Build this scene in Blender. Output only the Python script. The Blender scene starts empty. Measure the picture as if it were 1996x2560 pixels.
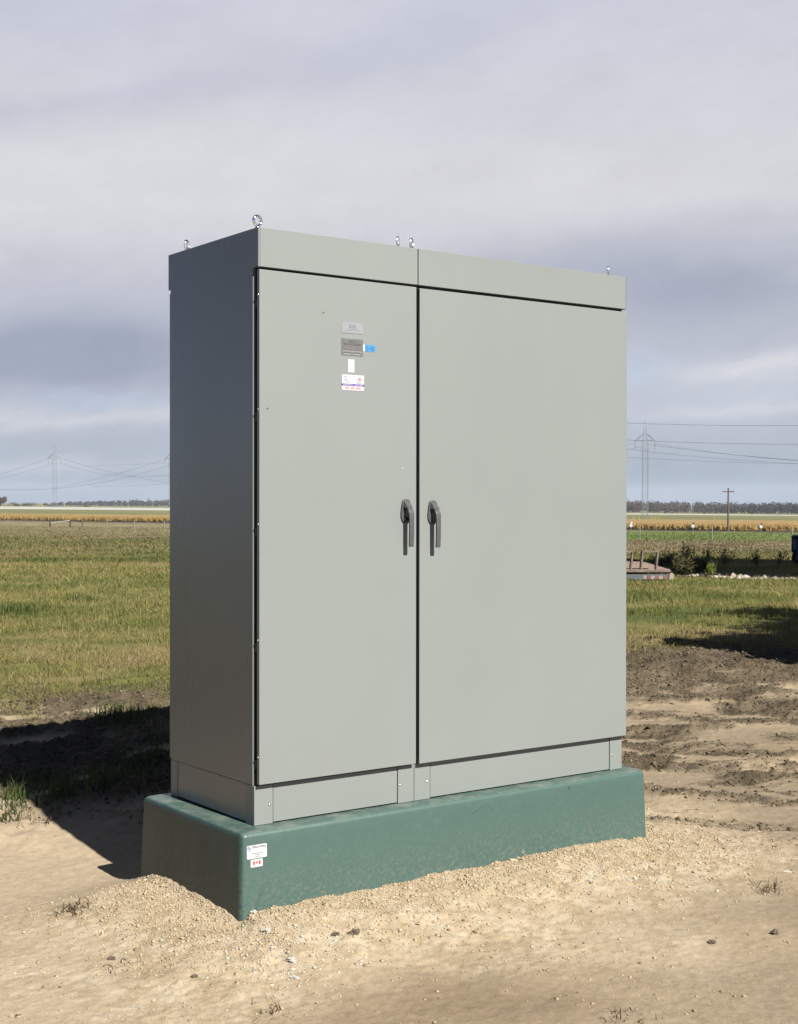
import bpy, bmesh, math, random
import numpy as np
from mathutils import Matrix, Vector
random.seed(7); RNG = np.random.default_rng(11)
S = bpy.context.scene; COL = S.collection
R = math.radians

# ------------------------------------------------------------------ camera frame
F_PX = 2952.8176*1.17205          # focal length in photograph pixels
YAW, PITCH, ROLL = 0.6305448, -0.0061981, 0.0009357
CAM = np.array([-2.5712994, -4.424754, 1.1891181])
FW = np.array([math.sin(YAW), math.cos(YAW)]); RT = np.array([math.cos(YAW), -math.sin(YAW)])
ALB = .396      # real-world albedo scale; the photograph is exposed brighter (view exposure)
SUN_AZ_DX = -math.sin(R(1.5)); SUN_EL = R(40)

def to_ud(x, y):
    dx = x-CAM[0]; dy = y-CAM[1]
    return dx*RT[0]+dy*RT[1], dx*FW[0]+dy*FW[1]
def from_ud(u, d):
    return CAM[0]+u*RT[0]+d*FW[0], CAM[1]+u*RT[1]+d*FW[1]

# ------------------------------------------------------------------ noise in numpy
def _h(ix, iy, seed):
    n = (ix.astype(np.int64)*374761393 + iy.astype(np.int64)*668265263 + seed*2147483) & 0xffffffff
    n = ((n ^ (n >> 13))*1274126177) & 0xffffffff
    n = ((n ^ (n >> 16))*2246822519) & 0xffffffff
    return ((n ^ (n >> 15)) & 0xffffff)/float(0xffffff)
def vnoise(x, y, seed=0):
    ix = np.floor(x); iy = np.floor(y); fx = x-ix; fy = y-iy
    fx = fx*fx*fx*(fx*(fx*6-15)+10); fy = fy*fy*fy*(fy*(fy*6-15)+10)
    a = _h(ix, iy, seed); b = _h(ix+1, iy, seed); c = _h(ix, iy+1, seed); d = _h(ix+1, iy+1, seed)
    return (a+(b-a)*fx)*(1-fy)+(c+(d-c)*fx)*fy
def fbm(x, y, o=4, seed=0, g=.5):
    s = 0; a = 1; t = 0; f = 1
    for i in range(o):
        s = s+a*vnoise(x*f+i*17.3, y*f-i*9.1, seed+i*13); t += a; a *= g; f *= 2.03
    return s/t
def sst(a, b, x):
    t = np.clip((x-a)/(b-a), 0, 1); return t*t*(3-2*t)

# ------------------------------------------------------------------ terrain
# plan of the green base (its foot)
BX0, BX1, BY0, BY1 = -.108, 1.975, -.088, .74
DL = [0, 6.1, 7.2, 8.0, 9.0, 12, 20, 30, 60, 90, 128, 160, 240, 320, 400, 550, 700, 1000, 2500, 6000, 20000]
VL = [1.57, 1.57, 1.44, 1.335, 1.25, 1.27, 1.42, 1.54, 2.1, 2.6, 3.15, 3.5, 4.3, 4.7, 4.9, 4.7, 4.45, 4.9, 7, 12, 34]
VR = [1.57, 1.57, 1.56, 1.54, 1.50, 1.40, 1.45, 1.54, 2.1, 2.6, 3.15, 3.5, 4.3, 4.7, 4.9, 4.7, 4.45, 4.9, 7, 12, 34]
def rect_dist(x, y):
    dx = np.maximum(np.maximum(BX0-x, x-BX1), 0); dy = np.maximum(np.maximum(BY0-y, y-BY1), 0)
    return np.hypot(dx, dy)
def soil_mask(x, y):
    """how much dark churned topsoil there is, 0..1"""
    u, d = to_ud(x, y)
    n = fbm(x*.9, y*.9, 4, 3)
    n2 = fbm(x*1.1+3, y*5.2, 5, 31)
    right = sst(.3, 1.5, u)*sst(6.1, 7.3, d)*(1-sst(13.2, 16., d+3*(n-.5)))
    n3 = fbm(u*1.5+7, d*4.6, 5, 33, .58)
    thr = np.interp(d, [6, 7.5, 9, 10.5, 12], [.53, .49, .43, .31, .15])
    right = right*np.clip((n3-thr)*5.5, 0, 1)
    left = (1-sst(-1.3, -.5, u))*sst(6.3, 6.9, d+.8*(n-.5))*(1-sst(9.2, 10.1, d+1.6*(n-.5)))
    left = left*np.clip((fbm(x*2.2+9, y*5, 5, 5)-.29)*6, .0, 1)
    return np.clip(right+left, 0, 1)
def gravel_mask(x, y):
    n = fbm(x*1.7, y*1.7, 3, 8)
    r = rect_dist(x, y)
    m = (1-sst(.35, 1.15, r+.9*(n-.5)))*(1-sst(.55, .75, y))
    return np.clip(m, 0, 1)
def grass_mask(x, y):
    u, d = to_ud(x, y)
    n = fbm(x*.8, y*.8, 4, 21); n2 = fbm(x*3, y*3, 3, 22)
    gl = sst(8.0, 9.3, d+2.0*(n-.5)+.9*(n2-.5)); gr = sst(12.4, 15., d+2.6*(n-.5)+1.2*(n2-.5))
    w = sst(-.8, .8, u)
    return gl*(1-w)+gr*w
def height(x, y, detail=True):
    u, d = to_ud(x, y)
    w = sst(-1.0, 1.2, u)
    dd = np.maximum(d, 0)
    drop = np.interp(dd, DL, VL)*(1-w)+np.interp(dd, DL, VR)*w
    z = CAM[2]-drop
    z = z-.008*u*sst(25, 70, d)*np.exp(-np.abs(u)/9000.)
    r = rect_dist(x, y)
    side = (1-sst(.55, .95, y))
    rightcut = 1-.5*sst(1.6, 2.3, x)
    m = .105*np.exp(-(r/.42)**2)*side*rightcut*(1-.34*(1-sst(-.16, -.07, x)))
    m = m*(.78+.45*fbm(x*2.3, y*2.3, 3, 41))
    cr = np.hypot(x-(BX0-.0), y-(BY0-.0)); m = m-.022*np.exp(-(cr/.05)**2)
    z = z+m
    s = soil_mask(x, y); near = 1-sst(14, 22, d)
    z = z+near*(.05*(fbm(x*.7, y*.7, 3, 51)-.5))*sst(.1, 1, r)
    # wheel ruts pressed in the right hand soil
    rut = np.sin(d*6.5+u*1.3+5*fbm(x*.8, y*.8, 3, 61))+.8*np.sin(u*5+d*1.1)*fbm(x, y, 2, 62)
    rz = sst(6.2, 7.2, d)*(1-sst(11, 13, d))*sst(.8, 1.8, u); z = z+.016*rz*rut
    z = z+near*s*.010*rut
    z = z+near*s*(.11*np.abs(fbm(x*2.4, y*2.4, 4, 55, .55)-.5)+.05*(fbm(x*9, y*9, 4, 57, .65)-.5)+.03*(fbm(x*38, y*38, 2, 58)-.5))
    if detail:
        z = z+near*.009*(fbm(x*6, y*6, 4, 71)-.5)*(1-s)+near*.004*(fbm(x*40, y*40, 2, 72)-.5)
        g = gravel_mask(x, y)
        z = z+near*g*(.014*(fbm(x*34, y*34, 4, 73, .62)-.5)+.012*(fbm(x*9, y*9, 2, 74)-.5)*np.exp(-(r/.2)**2))
        z = z+sst(14, 22, d)*(1-sst(60, 200, d))*.12*(fbm(x*.5, y*.5, 4, 76)-.5)
    # a broken sod ledge beside the back of the base
    led = np.exp(-(((x+.05)/.55)**2+((y-1.95)/.45)**2))
    z = z+.07*led*fbm(x*5, y*5, 3, 77)
    return z
def hz(x, y): return float(height(np.array([x], float), np.array([y], float), False)[0])
def ray_px(u, v):
    X = (u-998.0)/F_PX; Z = -(v-1280.0)/F_PX
    cr, sr = math.cos(ROLL), math.sin(ROLL); x = X*cr-Z*sr; z2 = X*sr+Z*cr
    cp, sp = math.cos(PITCH), math.sin(PITCH); y = cp-z2*sp; zz = sp+z2*cp
    return np.array([x*RT[0]+y*FW[0], x*RT[1]+y*FW[1], zz])
def at(u, v, d):
    """point seen at photograph pixel (u, v), d metres ahead"""
    r = ray_px(u, v); k = d/(r[0]*FW[0]+r[1]*FW[1]); return CAM+r*k
def foot(u, d):
    p = at(u, 1280, d); return (float(p[0]), float(p[1]), hz(p[0], p[1]))
def ground_hit(u, v):
    r = ray_px(u, v); t = 3.0
    while t < 3000:
        p = CAM+r*t
        if p[2] < hz(p[0], p[1]): break
        t *= 1.03
    a, b = t/1.03, t
    for _ in range(7):
        t = (a+b)/2; p = CAM+r*t
        if p[2] < hz(p[0], p[1]): b = t
        else: a = t
    return (float(p[0]), float(p[1]), hz(p[0], p[1]))

# ------------------------------------------------------------------ object helpers
def tag(o, label=None, cat=None, group=None, kind=None):
    if label: o['label'] = label
    if cat: o['category'] = cat
    if group: o['group'] = group
    if kind: o['kind'] = kind
    return o
def empty(name, loc=(0, 0, 0), rz=0.):
    o = bpy.data.objects.new(name, None); COL.objects.link(o); o.location = loc; o.rotation_euler = (0, 0, rz)
    o.empty_display_size = .1; return o
def link(name, me, mats, parent=None, smooth=False):
    o = bpy.data.objects.new(name, me); COL.objects.link(o)
    for m in (mats if isinstance(mats, (list, tuple)) else [mats]): me.materials.append(m)
    if parent: o.parent = parent
    if smooth:
        me.polygons.foreach_set('use_smooth', [True]*len(me.polygons))
    return o
def obj(name, bm, mats, parent=None, smooth=False):
    bmesh.ops.recalc_face_normals(bm, faces=bm.faces[:])
    me = bpy.data.meshes.new(name); bm.to_mesh(me); bm.free()
    return link(name, me, mats, parent, smooth)
def copy_tree(o, parent=None):
    c = o.copy(); COL.objects.link(c); c.parent = parent
    for ch in list(o.children): copy_tree(ch, c)
    return c
def box(bm, x0, x1, y0, y1, z0, z1, bevel=0, seg=2, mi=0):
    r = bmesh.ops.create_cube(bm, size=1); vs = r['verts']
    for v in vs: v.co = Vector(((x0+x1)/2+v.co.x*(x1-x0), (y0+y1)/2+v.co.y*(y1-y0), (z0+z1)/2+v.co.z*(z1-z0)))
    es = list({e for v in vs for e in v.link_edges}); fs = list({f for v in vs for f in v.link_faces})
    for f in fs: f.material_index = mi
    if bevel:
        bmesh.ops.bevel(bm, geom=es, offset=bevel, segments=seg, affect='EDGES', profile=.5)
    return vs
def bar(bm, a, b, r, seg=6, r2=None, mi=0):
    a = Vector(a); b = Vector(b); d = b-a; L = d.length
    if L < 1e-6: return
    ret = bmesh.ops.create_cone(bm, cap_ends=True, segments=seg, radius1=r, radius2=r if r2 is None else r2, depth=L)
    M = Matrix.Translation((a+b)/2) @ d.to_track_quat('Z', 'Y').to_matrix().to_4x4()
    bmesh.ops.transform(bm, matrix=M, verts=ret['verts'])
    for f in {f for v in ret['verts'] for f in v.link_faces}: f.material_index = mi
def prism(bm, pts, y0, y1, mi=0, bevel=0):
    """outline pts in xz, thickness along y"""
    a = [bm.verts.new((p[0], y0, p[1])) for p in pts]; b = [bm.verts.new((p[0], y1, p[1])) for p in pts]
    f = [bm.faces.new(a), bm.faces.new(b[::-1])]
    for i in range(len(pts)):
        j = (i+1) % len(pts); f.append(bm.faces.new((a[i], b[i], b[j], a[j])))
    for q in f: q.material_index = mi
    if bevel:
        es = list({e for q in f[:1] for e in q.edges})
        bmesh.ops.bevel(bm, geom=es, offset=bevel, segments=2, affect='EDGES', profile=.5)
def mesh_np(name, verts, faces_flat, loop_tot, mats, parent=None, cols=None, smooth=False, extra=None):
    me = bpy.data.meshes.new(name)
    nv = len(verts); nl = len(faces_flat); nf = len(loop_tot)
    me.vertices.add(nv); me.vertices.foreach_set('co', np.asarray(verts, np.float32).ravel())
    me.loops.add(nl); me.loops.foreach_set('vertex_index', np.asarray(faces_flat, np.int32))
    me.polygons.add(nf)
    st = np.zeros(nf, np.int32); st[1:] = np.cumsum(loop_tot)[:-1]
    me.polygons.foreach_set('loop_start', st); me.polygons.foreach_set('loop_total', np.asarray(loop_tot, np.int32))
    if smooth: me.polygons.foreach_set('use_smooth', np.ones(nf, bool))
    me.update(calc_edges=True); me.validate()
    if cols is not None:
        at_ = me.color_attributes.new('Col', 'FLOAT_COLOR', 'POINT')
        c = np.ones((nv, 4), np.float32); c[:, :3] = np.asarray(cols)*ALB; at_.data.foreach_set('color', c.ravel())
    if extra is not None:
        at_ = me.color_attributes.new('Mask', 'FLOAT_COLOR', 'POINT')
        c = np.ones((nv, 4), np.float32); c[:, :3] = extra; at_.data.foreach_set('color', c.ravel())
    return link(name, me, mats, parent)

# ------------------------------------------------------------------ materials
def srgb(r, g, b):
    f = lambda c: (c/255/12.92) if c/255 <= .04045 else ((c/255+.055)/1.055)**2.4
    return (f(r), f(g), f(b))
class NT:
    def __init__(s, name):
        s.m = bpy.data.materials.new(name); s.m.use_nodes = True; s.t = s.m.node_tree; s.t.nodes.clear()
        s.out = s.n('ShaderNodeOutputMaterial'); s.b = s.n('ShaderNodeBsdfPrincipled'); s.l(s.b.outputs[0], s.out.inputs[0])
        s.tc = s.n('ShaderNodeTexCoord')
    def n(s, k, **kw):
        x = s.t.nodes.new(k)
        for a, b in kw.items(): setattr(x, a, b)
        return x
    def l(s, a, b): s.t.links.new(a, b)
    def noise(s, scale, detail=4, rough=.55, vec=None, stretch=None):
        x = s.n('ShaderNodeTexNoise'); x.inputs['Scale'].default_value = scale; x.inputs['Detail'].default_value = detail; x.inputs['Roughness'].default_value = rough
        v = vec or s.tc.outputs['Object']
        if stretch:
            mp = s.n('ShaderNodeMapping'); mp.inputs['Scale'].default_value = stretch; s.l(v, mp.inputs[0]); v = mp.outputs[0]
        s.l(v, x.inputs['Vector']); return x.outputs['Fac']
    def ramp(s, fac, stops, interp='LINEAR'):
        r = s.n('ShaderNodeValToRGB'); r.color_ramp.interpolation = interp
        while len(r.color_ramp.elements) < len(stops): r.color_ramp.elements.new(.5)
        for e, (p, c) in zip(r.color_ramp.elements, stops):
            e.position = p; e.color = (c, c, c, 1) if isinstance(c, (int, float)) else (*c, 1)
        s.l(fac, r.inputs[0]); return r.outputs[0]
    def math(s, op, a, b=0.):
        x = s.n('ShaderNodeMath', operation=op)
        for i, v in enumerate((a, b)):
            if isinstance(v, (int, float)): x.inputs[i].default_value = v
            else: s.l(v, x.inputs[i])
        return x.outputs[0]
    def mix(s, fac, a, b, mode='MIX'):
        x = s.n('ShaderNodeMix', data_type='RGBA', blend_type=mode)
        for i, v in ((0, fac), (6, a), (7, b)):
            if isinstance(v, (int, float)): x.inputs[i].default_value = v
            elif isinstance(v, tuple): x.inputs[i].default_value = (*v, 1)
            else: s.l(v, x.inputs[i])
        return x.outputs[2]
    def bump(s, h, strength, dist=.01):
        x = s.n('ShaderNodeBump'); x.inputs['Strength'].default_value = strength; x.inputs['Distance'].default_value = dist
        s.l(h, x.inputs['Height']); s.l(x.outputs[0], s.b.inputs['Normal']); return x
    def set(s, **kw):
        for k, v in kw.items():
            k = k.replace('_', ' ')
            if isinstance(v, tuple): s.b.inputs[k].default_value = (*v, 1)
            elif isinstance(v, (int, float)): s.b.inputs[k].default_value = v
            else: s.l(v, s.b.inputs[k])
        return s
def plain(name, col, rough=.6, metal=0, var=.12, scale=20, bump=0):
    t = NT(name); n = t.noise(scale, 4)
    if not metal: col = tuple(x*ALB for x in col)
    c = t.mix(t.ramp(n, [(.3, 0.), (.7, 1.)]), tuple(x*(1-var) for x in col), tuple(min(1, x*(1+var)) for x in col))
    t.set(Base_Color=c, Roughness=rough, Metallic=metal)
    if bump: t.bump(n, bump)
    return t.m

def paint_mat(name, col, dusty=.5):
    t = NT(name)
    n1 = t.noise(1.3, 3); n2 = t.noise(900, 2); n3 = t.noise(5, 5, .6, stretch=(1, 1, .25))
    c = t.mix(t.ramp(n1, [(.3, 0.), (.7, 1.)]), tuple(x*.975 for x in col), tuple(x*1.02 for x in col))
    dust = t.ramp(n3, [(.55, 0.), (.8, 1.)])
    c = t.mix(t.math('MULTIPLY', dust, .10*dusty), c, (0.1665, 0.1486, 0.1188))
    # fine specks of dried dirt
    vo = t.n('ShaderNodeTexVoronoi'); vo.inputs['Scale'].default_value = 26; t.l(t.tc.outputs['Object'], vo.inputs['Vector'])
    sp = t.ramp(vo.outputs['Distance'], [(.0, 1.), (.035, 1.), (.05, 0.)])
    pick = t.ramp(t.noise(6, 2), [(.62, 0.), (.66, 1.)])
    c = t.mix(t.math('MULTIPLY', t.math('MULTIPLY', sp, pick), .5), c, (0.1188, 0.101, 0.0773))
    t.set(Base_Color=c, Roughness=t.ramp(n3, [(.2, .40), (.8, .50)]), Specular_IOR_Level=.45)
    h = t.math('ADD', t.math('MULTIPLY', t.noise(1.1, 2), 4.), t.math('MULTIPLY', n2, .05))
    t.bump(h, .16, .0035)
    return t.m
M_PAINT = paint_mat('grey_enamel', (0.1391, 0.1508, 0.1398))
def shaded_paint():
    t = NT('grey_enamel_shaded'); col = (0.1244, 0.1347, 0.1288)  # door enamel again, with the side's shade darkened into the colour
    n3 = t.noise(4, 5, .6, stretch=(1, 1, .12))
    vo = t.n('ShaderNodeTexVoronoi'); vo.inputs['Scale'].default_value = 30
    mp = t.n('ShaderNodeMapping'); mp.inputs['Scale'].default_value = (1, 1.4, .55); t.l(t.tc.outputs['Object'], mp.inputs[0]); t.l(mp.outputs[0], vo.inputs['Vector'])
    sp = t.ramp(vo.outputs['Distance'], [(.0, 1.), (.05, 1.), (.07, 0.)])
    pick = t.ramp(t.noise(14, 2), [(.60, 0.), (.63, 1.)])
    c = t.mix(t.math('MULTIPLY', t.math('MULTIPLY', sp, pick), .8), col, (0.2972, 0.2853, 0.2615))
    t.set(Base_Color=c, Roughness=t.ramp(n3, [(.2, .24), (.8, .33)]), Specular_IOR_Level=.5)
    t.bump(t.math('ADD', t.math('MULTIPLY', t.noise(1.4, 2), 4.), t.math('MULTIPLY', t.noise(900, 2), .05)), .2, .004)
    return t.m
M_PAINT_SHADED = shaded_paint()
M_GASKET = plain('black_gasket', (.02, .022, .024), .7)
M_HANDLE = plain('handle_grey_zinc', (.10, .10, .097), .55, 0, .1, 60)
M_HDARK = plain('handle_dark', (.03, .03, .032), .6)
M_CHROME = plain('bright_steel', (.75, .73, .70), .12, 1, .05)
M_SCREW = plain('screw_steel', (.62, .60, .57), .25, 1, .05)
def base_mat():
    t = NT('green_fibreglass'); g = (0.0388, 0.0706, 0.0586)
    n1 = t.noise(2.5, 4); n2 = t.noise(40, 5, .65); n3 = t.noise(9, 6, .7, stretch=(1, 1, .35))
    c = t.mix(t.ramp(n1, [(.3, 0.), (.7, 1.)]), tuple(x*.97 for x in g), tuple(x*1.03 for x in g))
    c = t.mix(t.math('MULTIPLY', t.ramp(n2, [(.5, 0.), (.75, 1.)]), .09), c, (0.107, 0.1368, 0.1248))
    gp = t.n('ShaderNodeNewGeometry'); sx = t.n('ShaderNodeSeparateXYZ'); t.l(gp.outputs['Position'], sx.inputs[0])
    low = t.n('ShaderNodeMapRange'); t.l(sx.outputs['Z'], low.inputs[0])
    low.inputs[1].default_value = -.08; low.inputs[2].default_value = -.33; low.inputs[3].default_value = 0; low.inputs[4].default_value = 1
    # splashed dirt near the ground and on the left end, which also gets painted shade
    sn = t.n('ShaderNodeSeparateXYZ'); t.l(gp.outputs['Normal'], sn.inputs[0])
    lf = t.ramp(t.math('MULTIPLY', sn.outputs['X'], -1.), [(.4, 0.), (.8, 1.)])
    dirtn = t.noise(75, 6, .8); strk = t.noise(60, 4, .7, stretch=(1, 1, .07))
    d1 = t.math('MULTIPLY', low.outputs[0], t.ramp(dirtn, [(.50, 0.), (.62, 1.)]))
    d2 = t.math('MULTIPLY', lf, t.ramp(strk, [(.55, 0.), (.72, .45)]))
    lf_shade = t.math('MULTIPLY', lf, t.ramp(n3, [(.35, .85), (.65, .5)]))
    c = t.mix(lf_shade, c, (0.011, 0.0264, 0.0205))  # shade of the unlit left end, mixed into the green
    c = t.mix(t.math('MULTIPLY', d2, .32), c, (0.1308, 0.1368, 0.1188))
    c = t.mix(t.math('MULTIPLY', d1, .42), c, (0.1783, 0.1486, 0.107))
    up = t.ramp(sn.outputs['Z'], [(.7, 0.), (.95, 1.)])
    dst = t.math('MULTIPLY', up, t.ramp(t.noise(9, 6, .75), [(.45, 0.), (.66, .8)]))
    c = t.mix(dst, c, (0.1308, 0.1396, 0.1188))
    # scuffs
    wv = t.n('ShaderNodeTexVoronoi'); wv.feature = 'DISTANCE_TO_EDGE'; wv.inputs['Scale'].default_value = 2.3
    nn = t.n('ShaderNodeTexNoise'); nn.inputs['Scale'].default_value = 3; t.l(t.tc.outputs['Object'], nn.inputs['Vector'])
    vm = t.mix(.12, t.tc.outputs['Object'], nn.outputs['Color']); t.l(vm, wv.inputs['Vector'])
    scf = t.math('MULTIPLY', t.ramp(wv.outputs['Distance'], [(.0, 1.), (.008, .8), (.02, 0.)]), t.ramp(t.noise(4.3, 4), [(.54, 0.), (.62, .7)]))
    c = t.mix(t.math('MULTIPLY', scf, .6), c, (0.0267, 0.0476, 0.0387))
    sm = t.math('MULTIPLY', t.ramp(t.noise(7, 5, .7), [(.64, 0.), (.75, .6)]), .5)
    c = t.mix(sm, c, (0.1188, 0.1486, 0.1308))
    t.set(Base_Color=c, Roughness=.46, Specular_IOR_Level=.4)
    t.bump(t.math('ADD', t.noise(55, 4, .6), t.math('MULTIPLY', t.noise(4, 3), 2.5)), .35, .004)
    return t.m
M_BASE = base_mat()
M_WHITE = plain('sticker_white', (.86, .85, .86), .35, 0, .02)
M_CLEAR = plain('label_silver', (.44, .44, .46), .4, 0, .04)
M_PLATE = plain('nameplate_metal', (.225, .215, .20), .4, 0, .12, 30)
M_PRINT = plain('print_dark', (.10, .10, .10), .5)
M_PRINTG = plain('print_grey', (.34, .34, .36), .5)
M_PURPLE = plain('print_purple', (.16, .07, .42), .4)
M_LPURPLE = plain('print_pale_purple', (.42, .33, .70), .4)
M_RED = plain('print_red', (.75, .10, .05), .4)
M_DRED = plain('faded_red', (.36, .12, .09), .6)
M_PINK = plain('print_pink', (.95, .22, .16), .4)
M_BLUE = plain('sticker_blue', (.11, .40, .78), .35)
M_DBLUE = plain('print_blue', (.03, .17, .40), .35)
M_RUST = plain('rusty_steel', (.125, .09, .07), .85, .1, .35, 9, .4)
M_WOODG = plain('weathered_wood', (.15, .125, .095), .9, 0, .3, 30, .4)
M_WOODW = plain('white_rail', (.62, .60, .55), .7, 0, .1)
M_POSTD = plain('dark_post', (.05, .035, .028), .9)
M_STEELG = plain('galvanised_steel', (.20, .21, .22), .55, .4, .1)
M_POSTG = plain('grey_green_post', (.30, .33, .27), .7)
M_YEL = plain('yellow_marker', (.70, .52, .04), .6)
M_WIRE = plain('wire', (.10, .10, .12), .6)
M_NAVY = plain('navy_paint', (.010, .015, .05), .6)
M_SKY = plain('pale_blue_decal', (.12, .30, .55), .4)
M_TYRE = plain('black_rubber', (.012, .012, .012), .8)
M_GREYP = plain('grey_panel', (.16, .17, .19), .5)
M_ROCK = plain('pale_rock', (.55, .47, .36), .9, 0, .2, 15, .5)
M_CLOD = plain('dark_clod', (.18, .13, .085), .95, 0, .3, 30, .8)
M_WROCK = plain('white_stone', (.72, .68, .60), .85, 0, .1, 25, .4)

def attr_mat(name, rough=.85, trans=0., var=.0, scale=3):
    t = NT(name); a = t.n('ShaderNodeAttribute'); a.attribute_name = 'Col'; c = a.outputs['Color']
    if var:
        c = t.mix(var, c, t.mix(1., c, t.ramp(t.noise(scale, 5, .65), [(.25, .45), (.75, 1.55)]), 'MULTIPLY'))
    t.set(Base_Color=c, Roughness=rough, Specular_IOR_Level=.2)
    if trans:
        tr = t.n('ShaderNodeBsdfTranslucent'); t.l(c, tr.inputs[0]); mx = t.n('ShaderNodeMixShader'); mx.inputs[0].default_value = trans
        t.l(t.b.outputs[0], mx.inputs[1]); t.l(tr.outputs[0], mx.inputs[2]); t.l(mx.outputs[0], t.out.inputs[0])
    return t.m
M_GRASS = attr_mat('grass_blades', .75, .42)
M_LEAF = attr_mat('foliage', .8, .25)
M_GRIT = attr_mat('grit', .9)
M_CROP = attr_mat('crop', .85, .15)

def ground_mat():
    t = NT('ground'); a = t.n('ShaderNodeAttribute'); a.attribute_name = 'Col'
    k = t.n('ShaderNodeAttribute'); k.attribute_name = 'Mask'
    sp = t.n('ShaderNodeSeparateColor'); t.l(k.outputs['Color'], sp.inputs[0])
    soil, grass, grav = sp.outputs[0], sp.outputs[1], sp.outputs[2]
    c = a.outputs['Color']
    fine = t.noise(120, 5, .7); mid = t.noise(22, 6, .65); big = t.noise(3.1, 5, .6)
    c = t.mix(.55, c, t.mix(1., c, t.ramp(fine, [(.25, .7), (.75, 1.28)]), 'MULTIPLY'))
    c = t.mix(.7, c, t.mix(1., c, t.ramp(mid, [(.25, .72), (.75, 1.24)]), 'MULTIPLY'))
    # scattered dark crumbs over the sand
    vo = t.n('ShaderNodeTexVoronoi'); vo.inputs['Scale'].default_value = 34; t.l(t.tc.outputs['Object'], vo.inputs['Vector'])
    cr = t.math('MULTIPLY', t.ramp(vo.outputs['Distance'], [(.0, 1.), (.10, .9), (.16, 0.)]), t.ramp(big, [(.50, 0.), (.68, 1.)]))
    c = t.mix(t.math('MULTIPLY', cr, .3), c, (0.0595, 0.0387, 0.0226))
    t.set(Base_Color=c, Roughness=.95, Specular_IOR_Level=.12)
    h = t.math('ADD', t.math('MULTIPLY', fine, .5), t.math('MULTIPLY', mid, 1.6))
    h = t.math('ADD', h, t.math('MULTIPLY', t.noise(300, 2), .18))
    rough = t.math('ADD', .45, t.math('ADD', t.math('MULTIPLY', soil, 2.6), t.math('MULTIPLY', grav, .5)))
    h = t.math('MULTIPLY', h, rough)
    t.bump(h, .5, .010)
    return t.m
M_GROUND = ground_mat()
def gravel_road_mat():
    t = NT('pale_gravel'); n = t.noise(.8, 5)
    t.set(Base_Color=t.mix(n, (0.2021, 0.1901, 0.1665), (0.2615, 0.2496, 0.2259)), Roughness=.95); return t.m
M_ROAD = gravel_road_mat()

# ------------------------------------------------------------------ ground sheet
def lerp(a, b, t): return a+(b-a)*t
def pal(n, stops):
    xs = [s[0] for s in stops]; c = np.array([s[1] for s in stops])
    return np.stack([np.interp(n, xs, c[:, i]) for i in range(3)], -1)
SAND = (.57, .445, .295); SANDL = (.67, .535, .37); SANDD = (.40, .30, .19); SOIL = (.105, .08, .05); SOILL = (.20, .155, .097)
GRS = (.22, .22, .066); GRSY = (.32, .28, .10); GRSG = (.14, .165, .045); STRAW = (.36, .275, .14); STRAWB = (.20, .145, .085)
def ground_colour(x, y):
    u, d = to_ud(x, y)
    n = fbm(x*.9, y*.9, 5, 101); n2 = fbm(x*4, y*4, 4, 102)
    c = pal(n, [(.25, SANDD), (.42, SAND), (.6, SAND), (.75, SANDL)])
    # the foreground turns browner to the right and behind
    br = sst(-.6, 2.2, u)*sst(.3, .7, fbm(x*1.2, y*1.2, 4, 103)+.15)
    c = lerp(c, np.array((.37, .295, .20)), (br*.8)[..., None])
    lf = (1-sst(-1.2, .3, u))[..., None]
    c = lerp(c, np.array(SANDL), lf*.5)
    g = gravel_mask(x, y)
    c = lerp(c, pal(fbm(x*14, y*14, 3, 105), [(.3, (.57, .445, .285)), (.5, (.69, .55, .37)), (.7, (.77, .645, .46))]), g[..., None]*.85)
    s = soil_mask(x, y)
    c = lerp(c, pal(fbm(x*5, y*5, 4, 106), [(.3, SOIL), (.6, SOILL), (.8, (.24, .185, .12))]), (s*.93)[..., None])
    gr = grass_mask(x, y)
    gn = fbm(x*.28, y*.5, 5, 107); gn2 = fbm(x*1.4, y*1.4, 4, 108)
    gc = pal(gn*.6+gn2*.4, [(.32, GRSG), (.47, GRS), (.56, GRSY), (.68, STRAW)])
    c = lerp(c, gc, gr[..., None])
    # far bands
    fn = fbm(x*.05, y*.05, 4, 110)-.5; dz = d*(1+.18*fn)
    yel = sst(30, 70, dz)[..., None]
    c = lerp(c, pal(gn, [(.35, (.19, .20, .065)), (.5, (.28, .26, .095)), (.65, (.36, .29, .13))]), yel)
    lm = 1-sst(-10, 10, u); st = (sst(62+36*lm, 76+36*lm, dz)*(1-sst(118, 135, dz)))[..., None]
    c = lerp(c, pal(gn, [(.35, (.28, .22, .12)), (.5, (.36, .29, .165)), (.65, (.44, .36, .215))]), st*.8)
    bg = (sst(124, 136, dz)*sst(-5, 12, u))[..., None]
    c = lerp(c, pal(fbm(x*.1, y*.1, 3, 111), [(.3, (.20, .28, .06)), (.7, (.29, .35, .10))]), bg*.9)
    bl = (sst(124, 140, dz)*(1-sst(-5, 12, u)))[..., None]
    c = lerp(c, pal(gn, [(.35, (.30, .26, .12)), (.65, (.42, .35, .19))]), bl*.8)
    far = sst(395, 405, d)[..., None]
    c = lerp(c, pal(fbm(x*.01, y*.01, 3, 112), [(.3, (.23, .24, .075)), (.7, (.32, .30, .12))]), far)
    return c
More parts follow.
